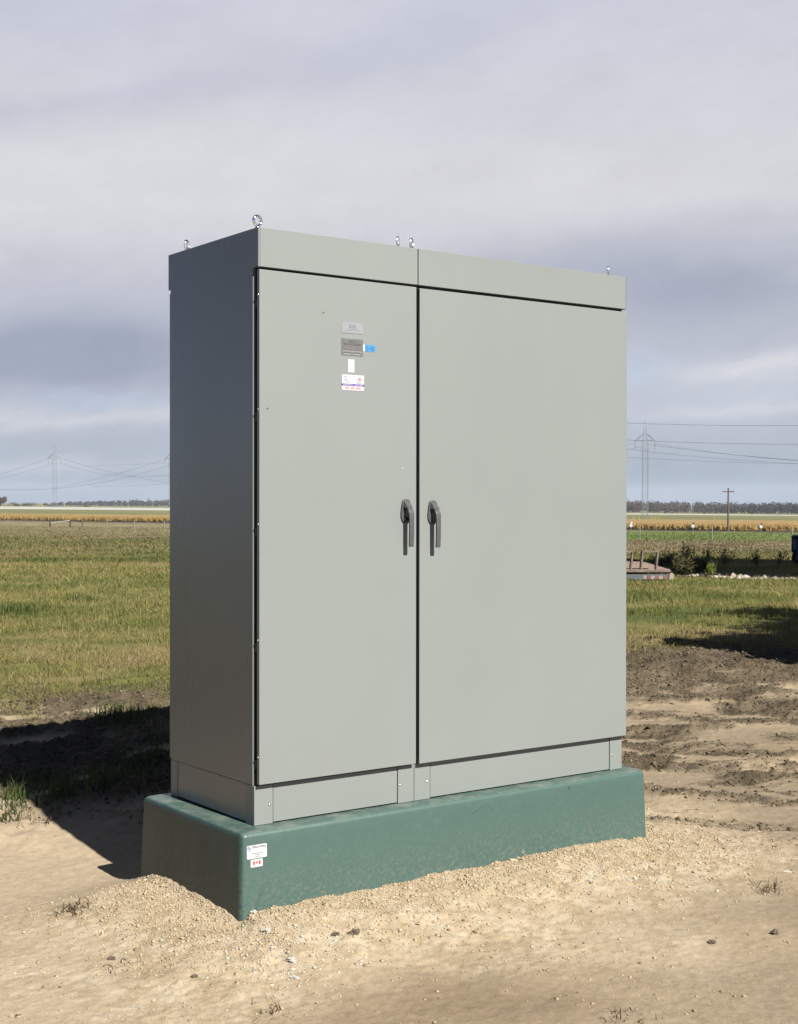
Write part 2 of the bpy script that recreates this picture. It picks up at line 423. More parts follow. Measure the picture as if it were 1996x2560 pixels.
def build_ground():
    rows = np.concatenate([np.linspace(-80, 2.2, 26)[:-1], np.exp(np.arange(math.log(2.2), math.log(3.4), .012)),
                           np.exp(np.arange(math.log(3.4), math.log(15), .0021)), np.exp(np.arange(math.log(15), math.log(60), .006)), np.exp(np.arange(math.log(60), math.log(24000), .02))])
    tin = np.arange(-.37, .3701, .00145); to = np.concatenate([np.arange(.376, .8, .012), np.geomspace(.81, 5, 30)])
    t = np.concatenate([-to[::-1], tin, to])
    D, T = np.meshgrid(rows, t, indexing='ij')
    sc = np.sqrt(D*D+1.5**2)
    U = T*sc; X, Y = from_ud(U, D)
    Z = height(X, Y)
    nr, nc = D.shape; V = np.stack([X, Y, Z], -1).reshape(-1, 3)
    cols = ground_colour(X, Y).reshape(-1, 3)
    mk = np.stack([soil_mask(X, Y), grass_mask(X, Y), gravel_mask(X, Y)], -1).reshape(-1, 3)
    i = np.arange(nr-1)[:, None]*nc+np.arange(nc-1)[None, :]
    q = np.stack([i, i+1, i+nc+1, i+nc], -1).reshape(-1)
    o = mesh_np('ground', V, q, np.full(len(q)//4, 4), M_GROUND, None, cols, True, mk)
    tag(o, 'pale sand and churned dark soil running back into grassy prairie', None, None, 'structure')
build_ground()

# ------------------------------------------------------------------ low poly scatter (stones, clods)
ICO = None
def ico():
    bm = bmesh.new(); bmesh.ops.create_icosphere(bm, subdivisions=1, radius=1)
    v = np.array([q.co[:] for q in bm.verts]); f = np.array([[w.index for w in q.verts] for q in bm.faces]); bm.free(); return v, f
IV, IF = ico()
def rocks(P, r, cols, name, mat, label, cat=None, kind='stuff', flat=.65):
    n = len(P); nv = len(IV)
    v = IV[None]*(1+.32*RNG.standard_normal((n, nv, 1)))
    sc = np.stack([RNG.uniform(.7, 1.3, n), RNG.uniform(.7, 1.3, n), RNG.uniform(.5, .9, n)*flat/.65], -1)
    v = v*sc[:, None, :]
    a = RNG.uniform(0, 6.28, n); ca, sa = np.cos(a)[:, None], np.sin(a)[:, None]
    x = v[..., 0]*ca-v[..., 1]*sa; y = v[..., 0]*sa+v[..., 1]*ca
    v = np.stack([x, y, v[..., 2]], -1)*r[:, None, None]+P[:, None, :]
    f = (IF[None]+np.arange(n)[:, None, None]*nv).reshape(-1)
    o = mesh_np(name, v.reshape(-1, 3), f, np.full(n*len(IF), 3), mat, None, np.repeat(cols, nv, 0))
    return tag(o, label, cat, None, kind)
def gravel():
    n = 270000
    x = RNG.uniform(-1.5, 3.3, n); y = RNG.uniform(-2.0, .9, n)
    g = gravel_mask(x, y); r = rect_dist(x, y)
    keep = (RNG.random(n) < g*(.07+.93*np.exp(-(r/.30)**2)))*(r > .004)
    x, y = x[keep], y[keep]; n = len(x)
    rad = np.minimum(RNG.lognormal(math.log(.0026), .38, n), .0075); z = height(x, y)+rad*.25
    b = RNG.uniform(.82, 1.18, n)[:, None]
    c = np.where(RNG.random((n, 1)) < .07, np.array([[.74, .66, .50]]), np.array([[.69, .54, .34]]))*b
    rocks(np.stack([x, y, z], -1), rad, np.clip(c, 0, .85), 'gravel', M_GRIT, 'coarse pale gravel banked against the green base', kind='stuff')
gravel()
def chips():
    P = []; 
    for (px, py, n, su, sd) in ((690, 2370, 170, .13, .12), (760, 2350, 120, .16, .08), (1560, 2185, 150, .16, .07), (1420, 2135, 90, .2, .04), (720, 2440, 50, .08, .06)):
        c = ground_hit(px, py)
        for k in range(n):
            a, b = RNG.normal(0, su), RNG.normal(0, sd); x, y = c[0]+a*RT[0]+b*FW[0], c[1]+a*RT[1]+b*FW[1]
            if rect_dist(np.array([x]), np.array([y]))[0] > .006: P.append((x, y, hz(x, y)))
    P = np.array(P); n = len(P); r = np.minimum(RNG.lognormal(math.log(.0034), .45, n), .011)
    rocks(P, r, np.array([[.80, .74, .62]])*RNG.uniform(.8, 1.1, (n, 1)), 'white_chips', M_GRIT, 'whitish stone chips gathered in front of the base corner and its right end', kind='stuff')
chips()
def clods():
    P = []; n = 330000
    u = RNG.uniform(-3.5, 4.6, n); d = np.exp(RNG.uniform(math.log(5.6), math.log(15.5), n))
    x, y = from_ud(u, d); s = soil_mask(x, y)
    keep = (RNG.random(n) < s*.5)*(rect_dist(x, y) > .05); x, y, d = x[keep], y[keep], d[keep]; n = len(x)
    rad = np.minimum(RNG.lognormal(math.log(.0042), .5, n), .017); z = height(x, y)+rad*.2
    c = np.array([[.145, .112, .07]])*RNG.uniform(.6, 1.9, (n, 1))
    c = np.where(RNG.random((n, 1)) < .05, np.array([[.36, .28, .18]]), c)
    rocks(np.stack([x, y, z], -1), rad, c, 'soil_clods', M_GRIT, 'dark crumbly soil clods turned up behind the base', kind='stuff')
    n = 16000
    u = RNG.uniform(-2.2, 2.6, n); d = RNG.uniform(3.6, 7.8, n); x, y = from_ud(u, d)
    keep = (rect_dist(x, y) > .05)*(fbm(x*1.6, y*1.6, 4, 141) > .36+.22*RNG.random(n)); x, y = x[keep], y[keep]; n = len(x)
    rad = np.minimum(RNG.lognormal(math.log(.0021), .6, n), .013); z = height(x, y)+rad*.15
    c = np.where(RNG.random((n, 1)) < .10, np.array([[.32, .23, .14]]), np.array([[.56, .43, .265]]))*RNG.uniform(.7, 1.3, (n, 1))
    rocks(np.stack([x, y, z], -1), rad, c, 'crumbs', M_GRIT, 'small brown crumbs and grit scattered over the sand', kind='stuff', flat=.5)
clods()

# ------------------------------------------------------------------ grass
def blades(x, y, z, h, w, cols, name, mat, lean=.5, label=None, kind='stuff', parent=None, cat=None):
    n = len(x); a = RNG.uniform(0, 6.28, n); dx, dy = np.cos(a), np.sin(a)
    la = RNG.uniform(0, 6.28, n); ll = np.abs(RNG.normal(0, lean, n))*h
    lx, ly = np.cos(la)*ll, np.sin(la)*ll
    P = np.stack([x, y, z], -1); W = np.stack([dx, dy, 0*dx], -1)*(w/2)[:, None]
    m = P+np.stack([lx*.35, ly*.35, h*.58], -1); t = P+np.stack([lx, ly, h*np.clip(1-.3*ll/h, .3, 1)], -1)
    V = np.stack([P-W, P+W, m+W*.75, m-W*.75, t], 1).reshape(-1, 3)
    b = np.arange(n)[:, None]*5
    f = np.concatenate([b+np.array([[0, 1, 2, 3]]), b+np.array([[3, 2, 4]])], 1).reshape(-1)
    lt = np.tile([4, 3], n)
    o = mesh_np(name, V, f, lt, mat, parent, np.repeat(cols, 5, 0))
    return tag(o, label, cat, None, kind)
def grass_cols(x, y, n):
    gn = fbm(x*.28, y*.5, 5, 107); gn2 = fbm(x*1.4, y*1.4, 4, 108)
    k = (gn*.45+gn2*.25+fbm(x*3.5, y*3.5, 3, 109)*.3-.5)*.95+.54+RNG.normal(0, .06, n)
    c = 1.34*pal(k, [(.30, (.13, .17, .04)), (.42, (.22, .245, .06)), (.52, (.31, .30, .09)), (.62, (.41, .34, .13)), (.74, (.48, .37, .19))])
    return c*RNG.uniform(.75, 1.25, (n, 1))
def grass():
    n = 620000
    d = np.exp(RNG.uniform(math.log(7.6), math.log(48), n)); t = RNG.uniform(-.36, .36, n)
    keep = (np.abs(t+.0) > .10) | (RNG.random(n) < .35); d, t = d[keep], t[keep]
    u = t*d; x, y = from_ud(u, d); g = grass_mask(x, y)
    cl = fbm(x*2.2, y*2.2, 3, 151)
    keep = RNG.random(len(x)) < g*np.clip((cl-.25)*2.6, .12, 1); x, y, d = x[keep], y[keep], d[keep]; n = len(x)
    z = height(x, y)-.005
    h = RNG.lognormal(math.log(.038), .5, n)*(1+.6*(fbm(x*.5, y*.5, 3, 152)-.4))*np.clip(d/16, .8, 1.25)
    h = np.minimum(h, .13)
    w = .0034*np.clip(d/8, 1, 4)*RNG.uniform(.7, 1.4, n)
    blades(x, y, z, h, w, grass_cols(x, y, n), 'grass', M_GRASS, 1.15, 'short mixed green and yellow prairie grass behind the cabinet')
    # flattened dead grass along the torn edge of the sod
    n = 60000; d = RNG.uniform(7.3, 15.5, n); t = RNG.uniform(-.36, .36, n); x, y = from_ud(t*d, d); g = grass_mask(x, y)
    keep = RNG.random(n) < 3.2*(g*(1-g)+.06*(g > .5)); x, y, d = x[keep], y[keep], d[keep]; n = len(x)
    c = np.array([(.42, .34, .19), (.30, .22, .12), (.22, .22, .07), (.50, .42, .26)])[RNG.integers(0, 4, n)]*RNG.uniform(.7, 1.3, (n, 1))
    blades(x, y, height(x, y), RNG.uniform(.02, .06, n), np.full(n, .004), c, 'dead_thatch', M_GRASS, 2.6, 'dead straw lying flat along the torn edge of the grass')
    # tall dry stems
    n = 700; d = np.exp(RNG.uniform(math.log(8.6), math.log(30), n)); t = RNG.uniform(-.36, .36, n); x, y = from_ud(t*d, d)
    keep = RNG.random(n) < grass_mask(x, y)**2*.6; x, y, d = x[keep], y[keep], d[keep]; n = len(x)
    blades(x, y, height(x, y), RNG.uniform(.12, .32, n), np.full(n, .005)*np.clip(d/9, 1, 2.5), np.array([[.50, .40, .20]])*RNG.uniform(.7, 1.2, (n, 1)), 'dry_stems', M_GRASS, .6, 'tall dry straw stems standing in the near grass')
    # far weeds band
    n = 130000; d = np.exp(RNG.uniform(math.log(40), math.log(215), n)); t = RNG.uniform(-.4, .4, n); x, y = from_ud(t*d, d)
    z = height(x, y); gn = fbm(x*.05, y*.05, 4, 110)-.5
    c = ground_colour(x, y)*RNG.uniform(.95, 1.5, (n, 1))
    hh = RNG.uniform(.03, .11, n)*np.where((d > 60) & (d < 128), 1.3, 1.)
    blades(x, y, z, hh, .0009*d*RNG.uniform(.6, 1.4, n), c, 'dry_weeds', M_GRASS, .5, 'faded straw and weeds across the middle of the field')
grass()
def tuft(px, py, n, h, w, cols, name, label, cat, spread=.08, lean=.8, mat=None):
    root = empty(name, (px, py, hz(px, py))); tag(root, label, cat)
    x = RNG.normal(0, spread, n); y = RNG.normal(0, spread, n)
    z = height(x+px, y+py)-root.location.z-.004
    c = np.array(cols)[RNG.integers(0, len(cols), n)]*RNG.uniform(.7, 1.25, (n, 1))
    blades(x, y, z, RNG.uniform(.5, 1.1, n)*h, np.full(n, w)*RNG.uniform(.6, 1.3, n), c, 'leaf_blades', mat or M_GRASS, lean, kind=None, parent=root)
    return root
GREENS = [(.15, .21, .05), (.22, .27, .08), (.10, .15, .045)]
for (px, py, n, h, sp, lab) in [
    (28, 2000, 60, .14, .05, 'leafy green grass tuft at the sunlit edge of the shadow, by the left border'),
    (18, 2050, 40, .09, .04, 'small grass tuft in front of the leafy one at the left border'),
    (95, 1962, 90, .09, .09, 'low green tuft just inside the shadow beside the leafy tuft'),
    (155, 1985, 130, .10, .09, 'dark green tuft hanging over the sod ledge in the shadow'),
    (260, 1955, 140, .10, .10, 'broad green tuft crowning the sod ledge nearest the base'),
    (330, 1920, 60, .08, .08, 'green tuft in deep shade high against the cabinet'),
    (385, 1895, 110, .09, .10, 'shaded green tuft touching the left edge of the cabinet'),
    (300, 1795, 160, .11, .10, 'bright green tuft at the far edge of the cabinet shadow'),
    (345, 1805, 60, .10, .06, 'small tuft between the far shadow edge and the cabinet'),
    (60, 1530, 200, .16, .22, 'lush green patch of grass near the left border of the field'),
    (205, 1500, 120, .16, .14, 'isolated dark green clump in the middle of the left field')]:
    p = ground_hit(px, py); tuft(p[0], p[1], n, h, .006 if py > 1700 else .014, GREENS, 'grass_tuft', lab, 'grass tuft', sp)
DRY = [(.16, .11, .06), (.30, .22, .12), (.10, .07, .04)]
for (px, py, n, h, sp, lab) in [
    (178, 2275, 60, .05, .035, 'dark dried weed tuft on the sand left of the base'),
    (1925, 2230, 30, .06, .03, 'dried twiggy weed on the sand at the right border'),
    (670, 2530, 36, .03, .045, 'flattened dark twigs on the sand at the bottom'),
    (300, 2420, 26, .022, .04, 'thin brown straw scraps below the dried weed tuft'),
    (110, 2050, 40, .05, .05, 'withered roots on the sunny bank by the leafy tuft'),
    (1560, 2540, 30, .03, .04, 'reddish brown root scrap at the bottom edge'),]:
    p = ground_hit(px, py); tuft(p[0], p[1], n, h, .004, DRY, 'dry_weed', lab, 'dry weed', sp, 1.3)

# individual stones and clods one can pick out
def stone(px, py, r, mat, name, label, cat, flat=.6):
    p = ground_hit(px, py); bm = bmesh.new(); bmesh.ops.create_icosphere(bm, subdivisions=3, radius=r)
    sd = random.random()*50
    for v in bm.verts:
        k = 1+.75*(float(fbm(np.array([v.co.x/r*2.1+sd]), np.array([v.co.y/r*2.1+1.7*v.co.z/r+sd]), 4, 9)[0])-.5)*2
        v.co = Vector((v.co.x*k*1.2, v.co.y*k, v.co.z*k*flat))
    o = obj(name, bm, mat); o.location = (p[0], p[1], p[2]+r*flat*.35); o.rotation_euler = (0, 0, random.random()*6); tag(o, label, cat)
for a in [(886, 2334, .020, M_CLOD, 'soil_clod', 'dark brown clod lying alone in front of the pale gravel', 'clod'),
          (840, 2338, .014, M_CLOD, 'soil_clod', 'smaller flat brown clod left of the lone dark clod', 'clod'),
          (278, 2398, .012, M_CLOD, 'soil_clod', 'brown clod on the sand below the dried weed tuft', 'clod'),
          (487, 2442, .010, M_CLOD, 'soil_clod', 'reddish clod on the open sand in front of the corner', 'clod'),
          (1780, 2357, .013, M_CLOD, 'soil_clod', 'brown clod in the lower right sand', 'clod'),
          (1938, 2333, .015, M_CLOD, 'soil_clod', 'crumbly clod near the lower right border', 'clod'),
          (633, 2283, .013, M_WROCK, 'white_stone', 'white stone just right of the corner of the green base', 'stone', .7),
          (667, 2326, .011, M_WROCK, 'white_stone', 'white pebble below the stone at the base corner', 'stone', .7),
          (730, 2400, .013, M_WROCK, 'white_stone', 'pale flat stone at the foot of the gravel bank', 'stone', .5),
          (735, 2444, .011, M_WROCK, 'white_stone', 'lowest white pebble below the gravel bank', 'stone', .5),
          (1478, 2202, .012, M_WROCK, 'white_stone', 'thin white flake on the sand right of centre', 'stone', .3),
          (1968, 2180, .014, M_WROCK, 'white_stone', 'thin white flake by the right border', 'stone', .3),
          (316, 1452, .05, M_WROCK, 'white_litter', 'small scrap of white litter in the left field', 'litter', .4)]:
    stone(*a)

# ------------------------------------------------------------------ the cabinet
W, Dp, H = 1.898, .6725, 2.2
HB = 2.0567; DF = .0274; SPL = .7320; PB = .1480
cab = empty('electrical_cabinet', (0, 0, 0)); tag(cab, 'tall grey two-door steel electrical cabinet standing on a green base', 'cabinet')
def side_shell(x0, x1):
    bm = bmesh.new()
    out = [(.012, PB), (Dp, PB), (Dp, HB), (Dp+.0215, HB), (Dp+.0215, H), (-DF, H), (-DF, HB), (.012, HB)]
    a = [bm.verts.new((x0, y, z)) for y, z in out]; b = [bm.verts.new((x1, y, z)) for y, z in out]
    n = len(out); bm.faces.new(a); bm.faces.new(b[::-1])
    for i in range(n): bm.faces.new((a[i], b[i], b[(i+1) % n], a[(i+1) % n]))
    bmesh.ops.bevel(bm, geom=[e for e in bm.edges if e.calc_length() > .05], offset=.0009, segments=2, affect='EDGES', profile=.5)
    return obj('side_panel', bm, M_PAINT_SHADED, cab)
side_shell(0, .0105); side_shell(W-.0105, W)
bm = bmesh.new(); box(bm, .0110, W-.0110, .0200, Dp-.01, PB+.003, HB-.001); obj('body', bm, M_GASKET, cab)
for (x0, x1) in ((.013, .7225), (.7415, W-.012)):
    bm = bmesh.new(); box(bm, x0, x1, -.0058, .0195, HB-.035, HB-.002); obj('rain_gutter', bm, M_GASKET, cab)
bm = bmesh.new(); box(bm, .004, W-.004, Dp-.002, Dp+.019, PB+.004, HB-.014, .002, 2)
obj('back_panel', bm, M_PAINT_SHADED, cab)
# header band in two lengths
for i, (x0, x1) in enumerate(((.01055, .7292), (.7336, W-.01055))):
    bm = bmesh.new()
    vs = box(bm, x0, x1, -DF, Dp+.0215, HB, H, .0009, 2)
    # the front and the sunny top share the enamel, the shade-darkened copy fills an unused slot
    obj('header', bm, [M_PAINT, M_PAINT_SHADED], cab)
bm = bmesh.new(); box(bm, .7280, .7348, .030, Dp, HB+.003, H-.006); obj('seam_gasket', bm, M_GASKET, cab)

def door(x0, x1, z0, z1, hx, hz_, left):
    bm = bmesh.new(); box(bm, x0, x1, -DF, -.0085, z0, z1, .0020, 3)
    dr = obj('door', bm, M_PAINT, cab)
    # handle: escutcheon with raised hood, then the swing lever
    bm = bmesh.new()
    pl = [(-.017, .084), (-.008, .090), (.008, .090), (.017, .084), (.021, .068), (.0255, .038), (.0255, .022), (.020, .006), (.011, -.004), (-.011, -.004), (-.020, .006), (-.0255, .022), (-.0255, .038), (-.021, .068)]
    pts = [(hx+a, hz_+b) for a, b in pl]
    prism(bm, pts, -DF-.0075, -DF-.0003, 0, .0025)
    # hood wedge: grows outwards downwards from the top of the plate
    hood = [(-.012, .084, -.0075), (.012, .084, -.0075), (.0125, .058, -.0300), (-.0125, .058, -.0300), (-.018, .056, -.0075), (.018, .056, -.0075), (-.0125, .0535, -.0300), (.0125, .0535, -.0300)]
    hv = [bm.verts.new((hx+a, -DF+c, hz_+b)) for a, b, c in hood]
    for q in ((0, 1, 2, 3), (0, 3, 4), (1, 5, 2), (3, 2, 7, 6), (4, 3, 6), (5, 7, 2), (4, 6, 7, 5)): bm.faces.new([hv[k] for k in q])
    box(bm, hx-.0105, hx+.0105, -DF-.034, -DF-.007, hz_+.020, hz_+.0525, .003, 2)      # pivot block
    # lever: swept section
    prof = [(.0535, -.030, .0105), (.046, -.0385, .0125), (.036, -.0425, .0125), (.015, -.0445, .0112), (-.015, -.0455, .0108), (-.045, -.0450, .0108), (-.067, -.0440, .0106), (-.0700, -.0440, .0106), (-.0705, -.0440, .0100), (-.0715, -.0440, .0106), (-.093, -.0430, .0106), (-.0975, -.0425, .0095)]
    rings = []
    for (zz, yy, hw) in prof:
        th = .0105 if zz < .03 else .0075
        q = []
        for k in range(10):
            an = k/10*2*math.pi; cx = math.copysign(abs(math.cos(an))**.5, math.cos(an)); cy = math.copysign(abs(math.sin(an))**.5, math.sin(an))
            q.append(bm.verts.new((hx+cx*hw, -DF+yy+th/2+cy*th/2, hz_+zz)))
        rings.append(q)
    for a, b in zip(rings, rings[1:]):
        for k in range(10): bm.faces.new((a[k], a[(k+1) % 10], b[(k+1) % 10], b[k]))
    bm.faces.new(rings[0]); bm.faces.new(rings[-1][::-1])
    # hasp ring and pivot screw
    bar(bm, (hx, -DF-.0435, hz_+.040), (hx, -DF-.0395, hz_+.040), .0062, 14, mi=2)
    box(bm, hx-.0045, hx+.0045, -DF-.0442, -DF-.0436, hz_+.0393, hz_+.0407, mi=1); box(bm, hx-.0007, hx+.0007, -DF-.0445, -DF-.0437, hz_+.0355, hz_+.0445, mi=1)
    if left:
        mm = Matrix.Translation((hx-.004, -DF-.013, hz_+.012)) @ Matrix.Rotation(R(90), 4, 'X')
        bmesh.ops.create_cone(bm, cap_ends=False, segments=16, radius1=.0085, radius2=.0075, depth=.010, matrix=mm)
        for f in bm.faces:
            c = f.calc_center_median()
            if (c-Vector((hx-.004, -DF-.013, hz_+.012))).length < .011 and abs(f.normal.y) < .9 and c.z < hz_+.02: pass
    obj('handle', bm, [M_HANDLE, M_HDARK, M_SCREW], dr)
    return dr
HX1, HX2, HZ = .6705, .8035, 1.1165
d1 = door(.0055, .7238, .1550, 2.0465, HX1, HZ, True)
d2 = door(.7401, W, .1525, 2.0440, HX2, HZ-.005, False)
# flange screws on the exposed hinge edge of the left door, hinge bumps in the gap
def dome(bm, c, ax, r, h, mi=0):
    m = Matrix.Translation(c) @ Vector(ax).to_track_quat('Z', 'Y').to_matrix().to_4x4() @ Matrix.Diagonal((r, r, h, 1))
    bmesh.ops.create_icosphere(bm, subdivisions=2, radius=1, matrix=m)
for z in (1.955, 1.534, 1.112, .687, .256):
    bm = bmesh.new(); dome(bm, (.0054, -.0180, z), (-1, 0, 0), .0042, .0030); obj('screw', bm, M_SCREW, d1, True)
    bm = bmesh.new(); box(bm, .0050, .0125, -.0080, .0115, z-.045, z-.012, .002, 2); obj('hinge', bm, M_GASKET, cab)
# eyebolts
def eyebolt(x, y, ang, k=1.):
    bm = bmesh.new(); Rr, rr = .0185*k, .0052*k
    vs = []
    for i in range(28):
        a = i/28*2*math.pi; c = Vector((math.cos(a)*Rr, 0, math.sin(a)*Rr)); ring = []
        for j in range(10):
            b = j/10*2*math.pi; dr = Vector((math.cos(a), 0, math.sin(a)))
            ring.append(bm.verts.new(c+dr*math.cos(b)*rr+Vector((0, 1, 0))*math.sin(b)*rr))
        vs.append(ring)
    for i in range(28):
        for j in range(10): bm.faces.new((vs[i][j], vs[(i+1) % 28][j], vs[(i+1) % 28][(j+1) % 10], vs[i][(j+1) % 10]))
    bar(bm, (0, 0, -Rr-.0180), (0, 0, -Rr+.003), .0115, 16, .006)
    o = obj('eyebolt', bm, M_CHROME, cab, True); o.location = (x, y, H+Rr+.0170); o.rotation_euler = (0, 0, ang)
# angle is that of the ring plane from +X
eyebolt(.030, .030, R(9), 0.97); eyebolt(.042, .615, R(40), .95); eyebolt(.684, .045, R(45), .93); eyebolt(.752, .045, R(37), .93); eyebolt(1.850, .045, R(41), .90)
eyebolt(.684, .625, R(30)); eyebolt(.78, .625, R(60)); eyebolt(1.85, .625, R(10))

# plinth: corner pieces and infill panels
def corner(x0, x1, y0, y1):
    bm = bmesh.new(); box(bm, x0, x1, y0, y1, .0006, PB-.0012, .0016, 2); return obj('plinth_corner', bm, [M_PAINT], cab)
corner(0, .0800, 0, .0610); corner(.6548, .7338, 0, .0610); corner(.7358, .8148, 0, .0610); corner(1.8238, W, 0, .0610)
corner(0, .0800, .6145, Dp); corner(W-.08, W, .6145, Dp)
bm = bmesh.new(); box(bm, .0826, .6522, .0022, .012, .0048, PB-.002, .001, 1); obj('plinth_panel', bm, M_PAINT, cab)
bm = bmesh.new(); box(bm, .8174, 1.8212, .0022, .012, .0048, PB-.002, .001, 1); obj('plinth_panel', bm, M_PAINT, cab)
bm = bmesh.new(); box(bm, .0022, .012, .0636, .6119, .0048, PB-.002, .001, 1); obj('plinth_panel', bm, M_PAINT_SHADED, cab)
bm = bmesh.new(); box(bm, W-.012, W-.0022, .0625, .6130, .0048, PB-.002, .001, 1); obj('plinth_panel', bm, M_PAINT, cab)
bm = bmesh.new(); box(bm, .0815, W-.0815, Dp-.012, Dp-.0022, .0048, PB-.002, .001, 1); obj('plinth_panel', bm, M_PAINT, cab)
bm = bmesh.new(); box(bm, .013, W-.013, .013, Dp-.013, .0003, PB-.004); obj('plinth_core', bm, M_GASKET, cab)
for (x, z) in ((.0645, .0735), (.6655, .0735), (.7985, .0722), (1.8340, .0682)):
    bm = bmesh.new(); dome(bm, (x, .0, z), (0, -1, 0), .0050, .0036); obj('screw', bm, M_SCREW, cab, True)

# stickers on the left door
YS = -DF-.0006
def sheet(bm, x0, x1, z0, z1, y, mi=0, th=.0004, rnd=0):
    if rnd:
        pts = []
        for (cx, cz, a0) in ((x1-rnd, z1-rnd, 0), (x0+rnd, z1-rnd, 90), (x0+rnd, z0+rnd, 180), (x1-rnd, z0+rnd, 270)):
            for k in range(4): a = R(a0+30*k); pts.append((cx+rnd*math.cos(a), cz+rnd*math.sin(a)))
        prism(bm, pts, y-th, y+th*.6, mi)
    else: box(bm, x0, x1, y-th, y+th*.6, z0, z1, mi=mi)
def textline(bm, x0, x1, z, hgt, y, mi, seed=0, gap=.35):
    rnd = random.Random(seed); x = x0
    while x < x1-hgt*.3:
        n = rnd.randint(2, 7)
        for k in range(n):
            w = hgt*rnd.uniform(.45, .7)
            if x+w > x1: break
            sheet(bm, x, x+w*.72, z, z+hgt*rnd.choice((1, 1, .8)), y, mi, .00012); x += w
        x += hgt*gap*1.8
def px_on_door(x, y):    # crop coordinates -> door plane
    u, v = 820+x/9.93, 780+y/9.93; r = ray_px(u, v); t = (-DF-CAM[1])/r[1]; p = CAM+r*t; return p[0], p[2]
# silver label
x0, z1 = px_on_door(355, 240); x1, z0 = px_on_door(872, 560)
bm = bmesh.new(); sheet(bm, x0, x1, z0, z1, YS, 0)
xc = (x0+x1)/2; sheet(bm, xc-.017, xc+.016, z1-.021, z1-.0075, YS-.0006, 2, .00012)
textline(bm, xc-.0145, xc+.014, z1-.018, .0065, YS-.0009, 1, 1)
textline(bm, xc-.022, xc+.024, z1-.0265, .0028, YS-.0006, 1, 2); textline(bm, xc-.037, xc+.038, z1-.0320, .0028, YS-.0006, 1, 3)
sheet(bm, x0, x1-.003, z0+.0006, z0+.0016, YS-.0006, 2, .00012)
obj('label_plate', bm, [M_CLEAR, M_PRINTG, M_PRINTG], d1)
x0, z1 = px_on_door(332, 648); x1, z0 = px_on_door(868, 1108)
bm = bmesh.new(); sheet(bm, x0, x1, z0, z1, YS, 0, .0006)
xc = (x0+x1)/2; textline(bm, xc-.016, xc+.016, z1-.0135, .0068, YS-.0008, 1, 5)
textline(bm, x0+.006, x1-.005, z1-.0200, .0028, YS-.0008, 1, 6); textline(bm, x0+.012, x1-.010, z1-.0245, .0028, YS-.0008, 1, 7)
for k in range(7):
    xx = x0+.008+k*.0130; sheet(bm, xx, xx+.0085, z0+.0140, z0+.0190, YS-.0008, 2, .00012); textline(bm, xx, xx+.009, z0+.0205, .0022, YS-.0008, 1, 20+k)
textline(bm, x0+.012, x0+.046, z0+.0095, .0026, YS-.0008, 1, 8); textline(bm, x1-.046, x1-.010, z0+.0095, .0026, YS-.0008, 1, 9)
sheet(bm, x0+.010, x0+.044, z0+.0035, z0+.0075, YS-.0008, 2, .00012); sheet(bm, x1-.046, x1-.012, z0+.0035, z0+.0075, YS-.0008, 2, .00012)
obj('nameplate', bm, [M_PLATE, M_PRINT, M_CLEAR], d1)
x0, z1 = px_on_door(872, 805); x1, z0 = px_on_door(1172, 1000); xm = x0+(x1-x0)*.15
bm = bmesh.new(); sheet(bm, x0, xm, z0, z1, YS, 1); sheet(bm, xm+.0001, x1, z0, z1, YS, 0)
xc = xm+(x1-xm)*.45; bar(bm, (xc, YS-.0003, (z0+z1)/2), (xc, YS-.0010, (z0+z1)/2), .0032, 12, mi=2)
for k in range(4):
    zz = z0+.0045+k*.0045; textline(bm, xm+.004, xc-.005, zz, .0022, YS-.0006, 2, 30+k); textline(bm, xc+.006, x1-.003, zz, .0022, YS-.0006, 2, 40+k)
obj('blue_sticker', bm, [M_BLUE, M_WHITE, M_DBLUE], d1)
x0, z1 = px_on_door(500, 1172); x1, z0 = px_on_door(658, 1505)
bm = bmesh.new(); sheet(bm, x0, x1, z0, z1, YS, 0); obj('white_sticker', bm, M_WHITE, d1)
x0, z1 = px_on_door(345, 1545); x1, z0 = px_on_door(895, 1965)
bm = bmesh.new(); sheet(bm, x0-.0006, x1+.0006, z0-.0006, z1+.0006, YS+.0001, 2, .0003, .003); sheet(bm, x0, x1, z0, z1, YS-.0004, 0, .0002, .0025)
hh = z1-z0; YT = YS-.0008
sheet(bm, x0-.0006, x1+.0006, z0+hh*.285, z0+hh*.415, YT, 1, .00012)
textline(bm, x0+.006, x0+.052, z0+hh*.325, hh*.055, YT-.0003, 0, 51); textline(bm, x0+.060, x1-.005, z0+hh*.325, hh*.055, YT-.0003, 0, 52)
for (q0, q1) in ((.16, .34), (.40, .58), (.64, .87)):      # the three groups of red digits
    textline(bm, x0+(x1-x0)*q0, x0+(x1-x0)*q1, z0+hh*.085, hh*.13, YT, 3, int(q0*100), .1)
